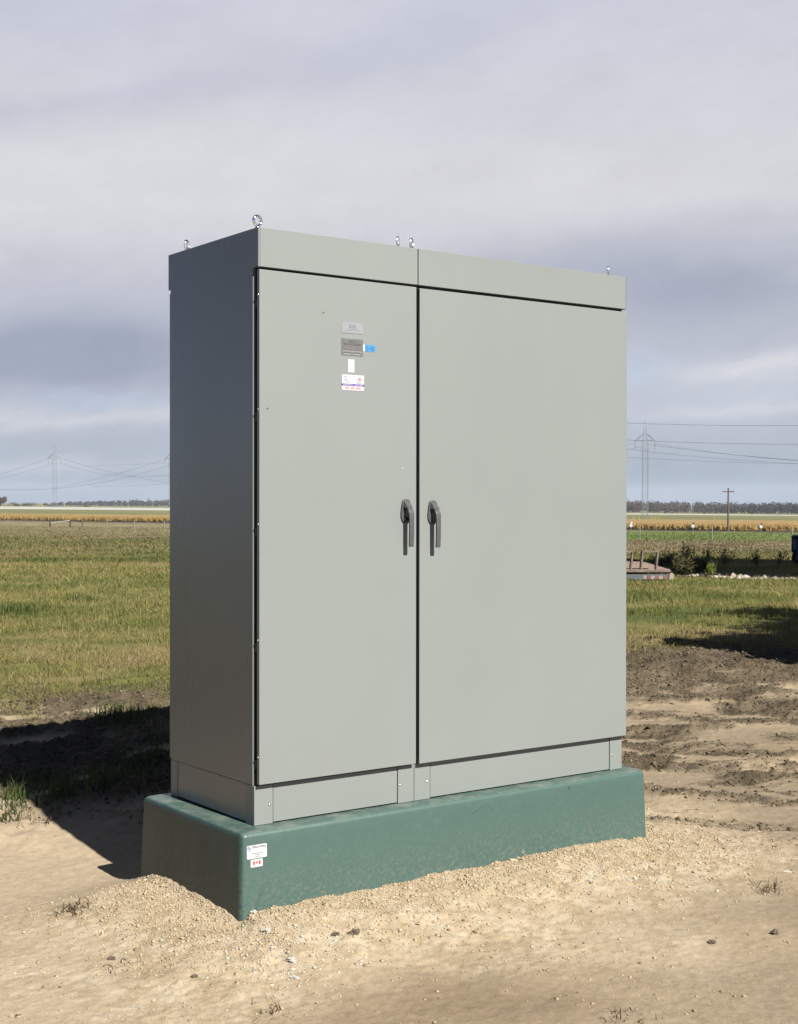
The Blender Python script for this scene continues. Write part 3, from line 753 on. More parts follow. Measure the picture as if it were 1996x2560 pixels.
# zigzag script at left, crossed emblem at right
ang = [(.10, .86), (.20, .86), (.12, .70), (.24, .66), (.20, .54), (.34, .52)]
for (a, b), (c, d_) in zip(ang, ang[1:]):
    bar(bm, (x0+(x1-x0)*a, YT, z0+hh*b), (x0+(x1-x0)*c, YT, z0+hh*d_), .0011, 4, mi=4)
xe, ze = x0+(x1-x0)*.78, z0+hh*.72
for k in range(8):
    a = k/8*2*math.pi; b = (k+1)/8*2*math.pi
    bar(bm, (xe+.014*math.cos(a), YT, ze+.006*math.sin(a)), (xe+.014*math.cos(b), YT, ze+.006*math.sin(b)), .0006, 4, mi=5)
bar(bm, (xe-.007, YT, ze), (xe+.010, YT, ze), .0016, 4, mi=3); bar(bm, (xe+.002, YT, ze-.006), (xe+.002, YT, ze+.006), .0014, 4, mi=3)
textline(bm, xe-.015, xe+.015, ze-.0125, .0024, YT, 5, 61); textline(bm, xe-.010, xe+.010, ze-.0165, .0024, YT, 5, 62)
obj('contact_sticker', bm, [M_WHITE, M_PURPLE, M_LPURPLE, M_PINK, M_LPURPLE, M_PRINTG], d1)
# nicks in the enamel
def nick(cx, cy, r, mat, parent):
    r0 = ray_px(cx, cy); t = (-DF-CAM[1])/r0[1]; p = CAM+r0*t; bm = bmesh.new()
    pts = [(p[0]+r*random.uniform(.4, 1.2)*math.cos(a/9*6.283)*1.3, p[2]+r*random.uniform(.4, 1.1)*math.sin(a/9*6.283)) for a in range(9)]
    prism(bm, pts, -DF-.0009, -DF-.0001); obj('paint_chip', bm, mat, parent)
nick(809, 781, .0045, M_CLOD, d1); nick(669, 1021, .0042, M_HANDLE, d1); nick(1006, 1171, .0028, M_WHITE, d1); nick(1053, 1500, .004, M_CLEAR, d2)

# ------------------------------------------------------------------ the green base
def build_base():
    root = empty('equipment_base', (.93, .33, 0)); tag(root, 'green moulded base with rounded edges, half buried in pale gravel', 'equipment base')
    bm = bmesh.new()
    x0, x1, y0, y1 = -.100, 1.966, -.080, .730; fl = .0145
    segs = 10; loops = []
    def ring(ex, z, rad):
        q = []; a0, a1, b0, b1 = x0-ex, x1+ex, y0-ex, y1+ex
        for (cx, cy, s) in ((a1-rad, b1-rad, 0), (a0+rad, b1-rad, 90), (a0+rad, b0+rad, 180), (a1-rad, b0+rad, 270)):
            for k in range(segs+1): a = R(s+90*k/segs); q.append(bm.verts.new((cx+rad*math.cos(a), cy+rad*math.sin(a), z)))
        return q
    rr = .019
    loops.append(ring(-.10, -.0004, .012))
    for k in range(7):
        a = R(90*k/6); loops.append(ring(-rr+rr*math.sin(a), -.0004-rr+rr*math.cos(a), .018+.006*math.sin(a)))
    for k in range(1, 25): t = k/24; loops.append(ring(fl*1.5*t, -.0004-rr-.70*t, .024))
    for a, b in zip(loops, loops[1:]):
        n = len(a)
        for i in range(n): bm.faces.new((a[i], a[(i+1) % n], b[(i+1) % n], b[i]))
    bm.faces.new(loops[0]); bm.faces.new(loops[-1])
    for v in bm.verts:
        if v.co.z < -.04:
            w = float(fbm(np.array([v.co.x*3]), np.array([v.co.y*3+v.co.z*2]), 2, 5)[0]-.5)*.006
            v.co.y += w; v.co.x += w*.5
    for v in bm.verts: v.co -= Vector((.93, .33, 0))
    o = obj('shell', bm, M_BASE, root, True)
    return root
base = build_base()
# stickers on the base, set on the slightly sloping front
def base_px(u, v):
    # front face plane: y = -.078 - .0675*( -z-.026)/.70*... solved by iteration
    r = ray_px(u, v); y = -.09
    for _ in range(6):
        t = (y-CAM[1])/r[1]; p = CAM+r*t; y = -.080-.02175*(max(0, -p[2]-.026)/.70)
    return p
SL = .02175/.70
def on_base(bm):
    """flat sheet built at y=0 with x,z as drawn -> lies on the sloping front face"""
    for v in bm.verts: v.co.y += -.080-SL*(-v.co.z-.026)-.0022
    for v in bm.verts: v.co -= Vector((.93, .33, 0))
def tpx(x, y): return 600+x/18.92, 2090+y/18.92
a = base_px(*tpx(310, 480)); b = base_px(*tpx(1268, 930)); c = base_px(*tpx(320, 1125))
X0, X1, Z1, Z0 = a[0], b[0], a[2], c[2]
bm = bmesh.new(); sheet(bm, X0, X1, Z0, Z1, 0, 0, .0004, .004)
h2 = Z1-Z0; w2 = X1-X0
# square monogram made of nested brackets
lx, lz = X0+w2*.035, Z1-h2*.42
for (q0, q1, q2, q3) in ((0, .13, .30, .34), (0, .13, .15, .19), (0, .02, .15, .34), (.04, .15, .02, .06), (.13, .15, .02, .26), (.04, .11, .22, .26)):
    sheet(bm, lx+w2*q0, lx+w2*q1, lz+h2*q2*.98, lz+h2*q3*.98, -.0008, 1, .00012)
textline(bm, X0+w2*.27, X0+w2*.80, Z0+h2*.36, h2*.055, -.0008, 2, 71); textline(bm, X0+w2*.42, X0+w2*.66, Z0+h2*.24, h2*.055, -.0008, 2, 72); textline(bm, X0+w2*.34, X0+w2*.72, Z0+h2*.10, h2*.045, -.0008, 2, 73)
cu = bpy.data.curves.new('t', 'FONT'); cu.body = 'STRUCTURAL'; cu.size = h2*.27; cu.extrude = .0001; cu.offset = .0002
to = bpy.data.objects.new('t', cu); COL.objects.link(to); bpy.context.view_layer.update()
dg = bpy.context.evaluated_depsgraph_get(); tm = bpy.data.meshes.new_from_object(to.evaluated_get(dg)); bpy.data.objects.remove(to)
co = np.array([v.co[:] for v in tm.vertices]); wid = co[:, 0].max()-co[:, 0].min(); sc = w2*.70/wid
tb = bmesh.new(); tb.from_mesh(tm)
for v in tb.verts: v.co = Vector((X0+w2*.255+(v.co.x-co[:, 0].min())*sc, -.0010-v.co.z, Z1-h2*.235+v.co.y*.8))
for f in tb.faces: f.material_index = 2
tmp = bpy.data.meshes.new('tmp'); tb.to_mesh(tmp); tb.free(); bm.from_mesh(tmp)
on_base(bm); obj('maker_sticker', bm, [M_WHITE, M_DBLUE, M_PRINT], base)
a = base_px(*tpx(490, 1135)); b = base_px(*tpx(1070, 1375)); c = base_px(*tpx(500, 1505))
X0, X1, Z1, Z0 = a[0], b[0], a[2], c[2]; w2, h2 = X1-X0, Z1-Z0
bm = bmesh.new(); sheet(bm, X0, X1, Z0, Z1, 0, 0, .0004, .003)
sheet(bm, X0+w2*.20, X0+w2*.35, Z0+h2*.32, Z0+h2*.78, -.0008, 1, .00012); sheet(bm, X0+w2*.67, X0+w2*.83, Z0+h2*.32, Z0+h2*.78, -.0008, 1, .00012)
leaf = [(0, .45), (.06, .30), (.14, .34), (.12, .16), (.22, .24), (.25, .17), (.33, .17), (.29, .07), (.34, .03), (.18, -.12), (.20, -.18), (.02, -.15), (.02, -.32)]
leaf = leaf+[(-x, z) for x, z in leaf[::-1][:-1]]
prism(bm, [(X0+w2*.51+x*h2*.52, Z0+h2*.55+z*h2*.48) for x, z in leaf], -.0010, -.0004, 1)
on_base(bm); obj('flag_sticker', bm, [M_WHITE, M_RED], base)

def c7(x, y): return 1000+x*.41104, 1780+y*.41104
M_SCUFF = plain('dark_scuff', (.055, .11, .09), .6); M_CHIP = plain('scraped_patch', (.40, .36, .28), .8)
for path, wd in (([(440, 620), (482, 590), (525, 566), (560, 585), (580, 622), (588, 655), (602, 690)], .0016), ([(1030, 458), (1024, 500), (1008, 528), (1012, 560), (1003, 600)], .0018), ([(1018, 525), (1030, 565), (1038, 610)], .0012), ([(640, 630), (648, 640)], .004), ([(1027, 455), (1031, 470)], .0045)):
    bm = bmesh.new(); pp = [base_px(*c7(*q)) for q in path]
    for a, b in zip(pp, pp[1:]):
        for (ax, az, bx, bz) in ((a[0], a[2], b[0], b[2]),):
            L_ = math.hypot(bx-ax, bz-az) or 1; nx, nz_ = -(bz-az)/L_*wd, (bx-ax)/L_*wd; ex, ez = (bx-ax)/L_*wd*.5, (bz-az)/L_*wd*.5
            prism(bm, [(ax-ex+nx, az-ez+nz_), (ax-ex-nx, az-ez-nz_), (bx+ex-nx, bz+ez-nz_), (bx+ex+nx, bz+ez+nz_)], .0012, .0030)
    on_base(bm); obj('scuff_mark', bm, M_SCUFF, base)
for (cx, cy, rx, rz) in ((750, 845, .006, .012), (760, 868, .010, .005), (862, 872, .009, .007), (940, 838, .007, .006)):
    p = base_px(*c7(cx, cy)); bm = bmesh.new()
    prism(bm, [(p[0]+rx*random.uniform(.5, 1.2)*math.cos(q/11*6.283), p[2]+rz*random.uniform(.5, 1.2)*math.sin(q/11*6.283)) for q in range(11)], .0013, .0030)
    on_base(bm); obj('scraped_patch', bm, M_CHIP, base)

# ------------------------------------------------------------------ distant things
# gravel road embankment
def road():
    us = np.linspace(-3000, 3000, 61); V = []; 
    for u in us:
        h = 1.15-.75*float(sst(-150, 200, np.array(u)))
        for (d, k) in ((690, -.2), (693, 1), (704, 1.05), (709, -.2)):
            x, y = from_ud(u, d); V.append((x, y, hz(x, y)+(h if k > 0 else k)))
    f = []
    for i in range(60):
        for j in range(3): b = i*4+j; f += [b, b+4, b+5, b+1]
    o = mesh_np('road', V, np.array(f), np.full(len(f)//4, 4), M_ROAD); tag(o, 'pale raised gravel road crossing the prairie', kind='structure')
    # dark track along the near edge of the crop
    V = []
    for u in np.linspace(-260, 260, 81):
        df = 238+(55-u)*.55 if u < 55 else 238-(u-55)*.25
        for d in (df-14, df-2):
            x, y = from_ud(u, d); V.append((x, y, hz(x, y)+.05))
    f = []
    for i in range(80): b = i*2; f += [b, b+2, b+3, b+1]
    o = mesh_np('dirt_track', V, np.array(f), np.full(len(f)//4, 4), M_CLOD); tag(o, 'dark dirt track along the edge of the golden crop', kind='structure')
road()
def crop():
    def front(u): return np.where(u < 55, 238+(55-u)*.55, 238-(u-55)*.25)
    nu, nd = 420, 70; u = np.linspace(-260, 260, nu); t = np.linspace(0, 1, nd)**1.5
    U, T = np.meshgrid(u, t); f = front(U); Dd = f+T*(402-f).clip(10)
    X, Y = from_ud(U, Dd); Z = height(X, Y)+.95+.28*(fbm(X*.9, Y*.9, 4, 201)-.5); Z[0] -= .7
    V = np.stack([X, Y, Z], -1).reshape(-1, 3)
    c = pal(fbm(X*.3, Y*.3, 4, 202), [(.3, (.50, .32, .10)), (.7, (.66, .45, .17))]).reshape(-1, 3)
    i = np.arange(nd-1)[:, None]*nu+np.arange(nu-1)[None]; q = np.stack([i, i+1, i+nu+1, i+nu], -1).reshape(-1)
    n = 70000; bu = RNG.uniform(-260, 260, n); bd = front(bu)+np.abs(RNG.normal(0, 1, n))**1.8*7; x, y = from_ud(bu, bd); z = height(x, y)
    a = RNG.uniform(0, 6.28, n); w = RNG.uniform(.05, .16, n); h = RNG.uniform(.7, 1.3, n)
    P = np.stack([x, y, z], -1); Wd = np.stack([np.cos(a)*w, np.sin(a)*w, 0*a], -1); tp = P+np.stack([RNG.normal(0, .15, n), RNG.normal(0, .15, n), h], -1)
    md = (P+tp)/2
    V2 = np.stack([P, md+Wd, tp, md-Wd], 1).reshape(-1, 3); c2 = np.array([[.56, .35, .085]])*RNG.uniform(.45, 1.35, (n, 1))
    V = np.concatenate([V, V2]); q2 = (np.arange(n)[:, None]*4+np.arange(4)[None]+nu*nd).reshape(-1)
    C = np.concatenate([c, np.repeat(c2, 4, 0)])
    o = mesh_np('golden_crop', V, np.concatenate([q, q2]), np.full((len(q)+len(q2))//4, 4), M_CROP, None, C)
    tag(o, 'ripe golden brown crop field beyond the grass', None, None, 'stuff')
crop()
def leaf_cloud(C, rad, n, size, cols):
    """n leaf clump faces inside an uneven ellipsoid crown"""
    p = RNG.normal(0, 1, (n, 3)); p /= np.linalg.norm(p, axis=1)[:, None]; p *= RNG.uniform(.35, 1.05, (n, 1))
    p *= (1+.25*np.sin(p[:, :1]*7+C[0])*np.cos(p[:, 1:2]*6+C[1]))
    P = np.array(C)+p*np.array(rad)
    a = RNG.normal(0, 1, (n, 3)); b = RNG.normal(0, 1, (n, 3)); a /= np.linalg.norm(a, axis=1)[:, None]; b -= (a*b).sum(1)[:, None]*a; b /= np.linalg.norm(b, axis=1)[:, None]
    s = size*RNG.uniform(.5, 1.3, (n, 1)); a *= s; b *= s*.7
    V = np.stack([P-a, P-b, P+a, P+b], 1).reshape(-1, 3)
    c = np.array(cols)[RNG.integers(0, len(cols), n)]*RNG.uniform(.7, 1.3, (n, 1))
    return V, np.repeat(c, 4, 0)
def cloud_obj(name, parts, parent, mat=M_LEAF):
    V = np.concatenate([p[0] for p in parts]); C = np.concatenate([p[1] for p in parts])
    return mesh_np(name, V, np.arange(len(V)), np.full(len(V)//4, 4), mat, parent, C)
def wood(name, label, u0, u1, d0, hfun, cols, step, size, seed, per=150):
    parts = []; rnd = random.Random(seed); u = u0
    while u < u1:
        d = d0+rnd.uniform(-25, 25); x, y = from_ud(u, d); h = hfun(u)*rnd.uniform(.78, 1.12); k = rnd.uniform(.8, 1.2)
        cc = [tuple(np.array(c)*rnd.uniform(.75, 1.3)) for c in cols]
        parts.append(leaf_cloud((x, y, hz(x, y)+h*.45), (h*.50*k, h*.50*k, h*.52), per, size, cc)); u += step*rnd.uniform(.5, 1.3)
    tag(cloud_obj(name, parts, None), label, None, None, 'stuff')
def lin(u, pts): return float(np.interp(u, [p[0] for p in pts], [p[1] for p in pts]))
wood('autumn_wood', 'far belt of bare reddish brown autumn trees on the horizon right of the cabinet', 100, 240, 1000,
     lambda u: lin(u, [(100, 9), (170, 8.6), (200, 7.4), (240, 5)]), [(.19, .125, .09), (.15, .105, .08), (.15, .13, .08)], 1.5, .6, 1)
wood('distant_wood', 'low hazy line of woods closing the horizon', 190, 560, 1500, lambda u: lin(u, [(190, 9), (300, 10.), (560, 10)]), [(.11, .095, .085), (.10, .10, .08)], 2.6, 1.1, 2)
wood('green_wood', 'dark green clump of woods on the horizon by the right border', 232, 420, 1000, lambda u: lin(u, [(232, 3.5), (240, 6), (262, 7.5), (420, 8)]), [(.05, .065, .035), (.07, .075, .045), (.045, .05, .045)], 1.7, .65, 3)
wood('horizon_wood', 'thin distant tree line on the horizon left of the cabinet', -420, -80, 1650, lambda u: lin(u, [(-420, 2.5), (-380, 5), (-290, 7.5), (-80, 9)]), [(.12, .10, .085), (.10, .10, .08)], 2.4, 1.1, 4)
def tree(u_px, d, h, wid, cols, name, label, n=1400, trunk=.2):
    p = foot(u_px, d); root = empty(name, p); tag(root, label, 'tree' if 'tree' in name else 'bush')
    parts = []
    for k in range(7):
        a = random.random()*6.28; q = random.random()**.5*.45
        parts.append(leaf_cloud((math.cos(a)*q*wid, math.sin(a)*q*wid, h*(trunk+(1-trunk)*random.uniform(.3, .72))), (wid*.33, wid*.33, h*.25), n//7, max(.05, h*.045), cols))
    cloud_obj('crown', parts, root)
    bm = bmesh.new(); bar(bm, (0, 0, -.1), (0, 0, h*.55), h*.03, 8, h*.012)
    for k in range(6):
        a = k*1.05; bar(bm, (0, 0, h*(.18+.05*k)), (math.cos(a)*wid*.35, math.sin(a)*wid*.35, h*(.45+.06*k)), h*.014, 6, h*.004)
    obj('trunk', bm, M_WOODG, root); return root
tree(2, 880, 7.2, 5.5, [(.17, .08, .06), (.12, .07, .055)], 'autumn_tree', 'rust red autumn tree on the horizon at the left border')
for (u, w, h, lab) in ((30, 7, 2.6, 'bush beside the rust red tree, first of the low green hedge'), (52, 8, 2.6, 'middle bush of the low green hedge on the left horizon'), (78, 9, 2.7, 'last and darkest bush of the low green hedge on the left horizon'), (130, 6, 2.1, 'small round bush at the foot of the left pylon'), (213, 7, 2.3, 'lone dark green bush between the left pylon and the cabinet')):
    tree(u, 880, h*1.5, w*1.15, [(.08, .10, .045), (.11, .125, .05)], 'green_bush', lab, 700, 0)
for (u, lab) in ((1663, 'leftmost of the low dark shrubs along the far gravel road'), (1679, 'second of the low dark shrubs along the far gravel road'), (1763, 'shrub left of the utility pole by the far gravel road'), (1878, 'shrub right of the utility pole by the far gravel road')):
    tree(u, 712, 1.6, 2.6, [(.07, .075, .035), (.10, .09, .05)], 'green_bush', lab, 300, 0)

# pylons
def pylon():
    root = empty('lattice_pylon'); Hh = 37.; bm = bmesh.new(); T = .05
    def corners(z):
        w = 1.0 if z < 27 else np.interp(z, [27, 34, 37], [1.0, .5, .06]); return [Vector((sx*w, sy*w, z)) for sx, sy in ((-1, -1), (1, -1), (1, 1), (-1, 1))]
    zs = list(np.arange(0, 34.1, 2.))+[37.]
    for a, b in zip(zs, zs[1:]):
        ca, cb = corners(a), corners(b)
        for k in range(4):
            bar(bm, ca[k], cb[k], T, 4); bar(bm, ca[k], cb[(k+1) % 4], T*.5, 4); bar(bm, ca[(k+1) % 4], cb[k], T*.5, 4); bar(bm, ca[k], ca[(k+1) % 4], T*.45, 4)
    obj('mast', bm, M_STEELG, root)
    bm = bmesh.new()
    for s in (-1, 1):
        for y in (-.5, .5):
            bar(bm, (s*.8, y, 31.6), (s*3.7, y*.2, 29.2), T*2.6, 4); bar(bm, (s*.9, y, 29.2), (s*3.7, y*.2, 29.2), T*2.6, 4); bar(bm, (s*1.9, y*.6, 30.7), (s*2.2, y*.5, 29.2), T*.5, 4)
        bar(bm, (s*.9, 0, 27), (s*2.2, 0, 25.9), T, 4); bar(bm, (s*.9, 0, 25.9), (s*2.2, 0, 25.9), T, 4)
    obj('crossarm', bm, M_STEELG, root)
    for s in (-1, 1):
        bm = bmesh.new(); bar(bm, (s*3.7, 0, 29.15), (s*3.7, 0, 25.6), .12, 5)
        for k in range(9): bar(bm, (s*3.7, 0, 28.8-k*.33), (s*3.7, 0, 28.72-k*.33), .2, 8)
        obj('insulator', bm, M_STEELG, root)
    return root
py0 = pylon(); P_R, P_L, P_M = foot(1613, 520), foot(137, 800), foot(428, 800)
for i, (p, rz, lab) in enumerate(((P_R, -YAW, 'slender lattice pylon right of the cabinet, the nearest and tallest'), (P_L, -YAW, 'faint lattice pylon standing alone left of the cabinet'), (P_M, -YAW, 'pylon almost hidden behind the left edge of the cabinet, one arm showing'))):
    o = py0 if i == 0 else copy_tree(py0); o.location = p; o.rotation_euler = (0, 0, rz); tag(o, lab, 'pylon', 'lattice pylons of the power line')
def wire(name, pts, d, r, label):
    """smooth curve through photograph points, hung at real depth d (may change along it)"""
    k = np.arange(len(pts)); xs = np.array([p[0] for p in pts], float); ys = np.array([p[1] for p in pts], float)
    dd = np.interp(np.linspace(0, 1, len(pts)), [0, 1], d if isinstance(d, tuple) else (d, d))
    co = np.polyfit((xs-xs.mean())/100, ys, 2 if len(pts) > 2 else 1)
    tt = np.linspace(xs[0], xs[-1], 26); yy = np.polyval(co, (tt-xs.mean())/100); da = np.interp(tt, xs, dd) if xs[0] < xs[-1] else np.full(26, dd[0])
    P = [at(a, b, c) for a, b, c in zip(tt, yy, da)]
    r = r*.72; bm = bmesh.new()
    prev = None
    for i, p in enumerate(P):
        q = [bm.verts.new((p[0]+r*math.cos(a)*RT[0], p[1]+r*math.cos(a)*RT[1], p[2]+r*math.sin(a))) for a in (0, 2.09, 4.19)]
        if prev:
            for j in range(3): bm.faces.new((prev[j], prev[(j+1) % 3], q[(j+1) % 3], q[j]))
        prev = q
    o = obj(name, bm, M_WIRE); tag(o, label, 'power line', 'overhead wires')
def c4(x, y): return (1570+x/4, 1030+y/4)
def cl(x, y): return (x/3.96, 1050+y/3.96)
for (pts, d, r, lab) in [
    ([c4(-60, 108), c4(600, 128), c4(1900, 134)], 300, .05, 'topmost wire right of the cabinet, level with the pylon tip'),
    ([c4(-60, 276), c4(280, 295), c4(1000, 313), c4(1900, 326)], 300, .05, 'second wire from the top right of the cabinet'),
    ([c4(270, 318), c4(900, 408), c4(1703, 488), c4(1900, 500)], (520, 400), .055, 'wire sagging from the right arm of the right pylon'),
    ([c4(200, 325), c4(700, 390), c4(1250, 445), c4(1900, 495)], (520, 400), .055, 'wire sagging just below the one from the right arm'),
    ([c4(-60, 368), c4(320, 405), c4(1000, 475), c4(1900, 525)], 450, .06, 'thicker low wire sloping to the right border'),
    ([c4(-60, 450), c4(400, 475), c4(900, 497), c4(1900, 520)], 450, .05, 'lowest wire right of the cabinet'),
    ([c4(-120, 350), c4(-20, 333), c4(75, 305)], 520, .055, 'short wire between the cabinet edge and the left arm of the right pylon'),
    ([c4(-120, 400), c4(0, 375), c4(150, 345)], 520, .055, 'short wire between the cabinet edge and the mast of the right pylon'),
    ([cl(-60, 555), cl(250, 460), cl(455, 390)], 800, .07, 'wire rising from the left border to the left arm of the left pylon'),
    ([cl(-60, 600), cl(300, 500), cl(530, 435)], 800, .07, 'wire rising from the left border to the mast of the left pylon'),
    ([cl(637, 390), cl(900, 460), cl(1200, 540), cl(1700, 625)], 800, .07, 'wire falling from the right arm of the left pylon'),
    ([cl(590, 425), cl(900, 510), cl(1300, 560), cl(1700, 540)], 800, .07, 'wire falling from the mast of the left pylon'),
    ([cl(530, 672), cl(900, 600), cl(1200, 520), cl(1600, 400)], 800, .08, 'wire climbing to the arm of the half hidden pylon'),
    ([cl(-60, 686), cl(350, 685), cl(800, 655), cl(1300, 555), cl(1720, 430)], 700, .08, 'low dark wire crossing the left pylon near its foot'),
    ([cl(800, 460), cl(1200, 445), cl(1720, 425)], 800, .05, 'faint level wire between the left pylons'),
    ([cl(900, 657), cl(1300, 655), cl(1720, 625)], 800, .06, 'faint lowest wire left of the cabinet')]:
    wire('power_line', pts, d, r, lab)
# wooden utility pole
p = foot(1821, 234); pole = empty('utility_pole', p, -YAW); tag(pole, 'wooden utility pole with one crossarm at the edge of the crop', 'utility pole')
bm = bmesh.new(); bar(bm, (0, 0, -.5), (0, 0, 7.35), .19, 10, .12); obj('post', bm, M_WOODG, pole)
bm = bmesh.new(); box(bm, -.98, .98, -.16, -.04, 6.62, 6.80); obj('crossarm', bm, M_WOODG, pole)
for x in (-.88, .88, .4):
    bm = bmesh.new(); bar(bm, (x, -.1, 6.80), (x, -.1, 6.98), .05, 8, .03); obj('insulator', bm, M_STEELG, pole)
# round white markers on posts by the track
def marker(px, second, lab):
    p = foot(px, 232); o = empty('road_marker', p, -YAW); tag(o, lab, 'road marker', 'round white markers by the dirt track')
    bm = bmesh.new(); bar(bm, (0, 0, -.2), (0, 0, .95), .05, 8); obj('post', bm, M_POSTG, o)
    bm = bmesh.new(); bar(bm, (0, -.05, .85), (0, -.1, .85), .27, 20); obj('disc', bm, M_WHITE, o)
    bm = bmesh.new(); box(bm, -.22+.15, .02+.2, -.04, 0, 1.12, 1.48, .01, 1); bar(bm, (.05, -.02, .9), (.05, -.02, 1.2), .03, 6); obj('plate', bm, M_WHITE if second else M_POSTD, o)
marker(1578, True, 'white marker closest to the cabinet, with a second white plate above its disc')
marker(1733, False, 'middle white marker, between the cabinet and the utility pole')
marker(1903, False, 'white marker right of the utility pole')
def ypost(px, d, h, lab, mat, grp):
    p = foot(px, d); bm = bmesh.new(); bar(bm, (0, 0, -.3), (0, 0, h), .13, 8); bar(bm, (0, 0, h), (0, 0, h+.08), .13, 8, .05)
    o = obj('marker_post', bm, mat); o.location = p; tag(o, lab, 'marker post', grp)
for px in (1583.5, 1597.5, 1630, 1637.5, 1646.5): ypost(px, 430, 1.3, 'slim yellow marker post beyond the crop, left of the utility pole', M_YEL, 'yellow marker posts beyond the crop')
ypost(1785.5, 430, 1.6, 'yellow marker post standing alone close to the utility pole', M_YEL, 'yellow marker posts beyond the crop')
ypost(1945.5, 600, 2.9, 'tall pale post against the dark woods by the right border', M_POSTG, None)
for px in (29, 33, 51, 98, 106, 163, 170.5, 235, 244, 322, 400, 408): ypost(px, 716, 1.35+1.0, 'short yellow marker post by the raised road left of the cabinet', M_YEL, 'yellow marker posts along the raised road')

# wire fences
def fence(posts, d, lab, h, mat):
    p0 = foot(posts[0][0], posts[0][1]); root = empty('wire_fence', p0); tag(root, lab, 'fence')
    tops = []
    for (px, dd, hh) in posts:
        p = foot(px, dd); q = Vector(p)-Vector(p0)
        bm = bmesh.new(); bar(bm, (q.x, q.y, q.z-.3), (q.x, q.y, q.z+hh), .055, 8); obj('post', bm, mat, root); tops.append(q+Vector((0, 0, hh)))
    for k, o_ in enumerate((.1, .45, .8)):
        bm = bmesh.new()
        for a, b in zip(tops, tops[1:]): bar(bm, a-Vector((0, 0, o_)), b-Vector((0, 0, o_)), .004, 3)
        obj('wire', bm, M_WIRE, root)
fence([(1420, 126, 1.3), (1600, 126, 1.3), (1781, 122, 1.35), (1981, 120, 1.3), (2180, 118, 1.3)], 125, 'wire fence on thin grey posts right of the cabinet', 1.3, M_POSTG)
fence([(-60, 200, 1.4), (20, 200, 1.4), (126, 200, 1.3)], 200, 'wire fence stub between the left border and the wooden brace', 1.3, M_POSTG)
fence([(207, 200, 1.35), (268, 160, 1.3), (336.5, 152, 1.35), (412, 150, 1.3), (500, 148, 1.3)], 155, 'wire fence on pale posts between the wooden brace and the cabinet', 1.3, M_POSTG)
# wooden H brace
p0 = foot(126, 200); br = empty('fence_brace', p0); tag(br, 'wooden fence brace of three dark posts with sloping rails in the left field', 'fence brace')
def loc(px, d, z): q = foot(px, d); return Vector((q[0]-p0[0], q[1]-p0[1], q[2]-p0[2]+z))
for (px, dd, h, m) in ((126, 200, 1.32, M_POSTD), (176, 200, 1.1, M_POSTD), (207, 200, 1.3, M_WOODG)):
    bm = bmesh.new(); bar(bm, loc(px, dd, -.3), loc(px, dd, h), .11, 8); obj('post', bm, m, br)
bm = bmesh.new(); bar(bm, loc(127, 199.8, .62), loc(176, 199.8, 1.02), .07, 6); obj('rail', bm, M_WOODW, br)
bm = bmesh.new(); bar(bm, loc(176, 199.8, 1.06), loc(206, 199.8, .80), .06, 6); obj('rail', bm, M_POSTD, br)

# rusty skid with two upright frames, 27 m away
def skid():
    p = foot(1681, 27.2); root = empty('steel_skid', p, -YAW); tag(root, 'rusty low skid with upright square frames and a red and white striped edge', 'skid')
    # local x to the right, y away; right end at x=0
    bm = bmesh.new(); x0 = -1.9
    vs = [(x0, 0, .17), (-.02, 0, .17), (.06, 5.0, .20), (x0, 5.0, .20)]
    a = [bm.verts.new((x, y, z+.035)) for x, y, z in vs]; b = [bm.verts.new((x, y, z)) for x, y, z in vs]
    bm.faces.new(a); bm.faces.new(b[::-1])
    for i in range(4): bm.faces.new((a[i], b[i], b[(i+1) % 4], a[(i+1) % 4]))
    for k in range(16):
        y = .15+.31*k; bar(bm, (x0, y, .207+.006*y), (-.02+.012*y, y, .207+.006*y), .016, 4)
    obj('deck', bm, M_RUST, root)
    bm = bmesh.new(); box(bm, x0, -.05, .01, .05, .02, .125, .004, 1); obj('side_beam', bm, M_GREYP, root)
    for k in range(6):
        bm = bmesh.new(); box(bm, -.10-.078*(k+1), -.10-.078*k-.004, .004, .0095, .03, .10); obj('reflector', bm, M_DRED if k % 2 == 0 else M_CLEAR, root)
    bm = bmesh.new(); prism(bm, [(-.055, .02), (.03, .025), (.035, .12), (.0, .16), (-.05, .13)], -.01, .05); obj('end_cap', bm, M_ROCK, root)
    for x in (-.30, -.80, -1.35):
        bm = bmesh.new(); t = .022; sk = .06
        for (y, dx) in ((.12, 0),):
            for s in (-.30, 0.0):
                prism(bm, [(x+s, .20), (x+s+.03, .20), (x+s+.03+sk*.6, .58), (x+s+sk*.6, .58)], y, y+.16)
            prism(bm, [(x-.30+sk*.6, .555), (x+.03+sk*.6, .555), (x+.03+sk*.6, .59), (x-.30+sk*.6, .59)], y-.005, y+.1)
        obj('frame', bm, M_RUST, root)
    bm = bmesh.new()
    for k in range(10):
        a = -1.35+.035*k; b = a+.035; f = lambda q: -.05-.05*math.sin((q+1.35)/.35*math.pi)+.07
        bar(bm, (a+.55, -.02, f(a)), (b+.55, -.02, f(b)), .008, 5)
    obj('cable', bm, M_GREYP, root)
skid()
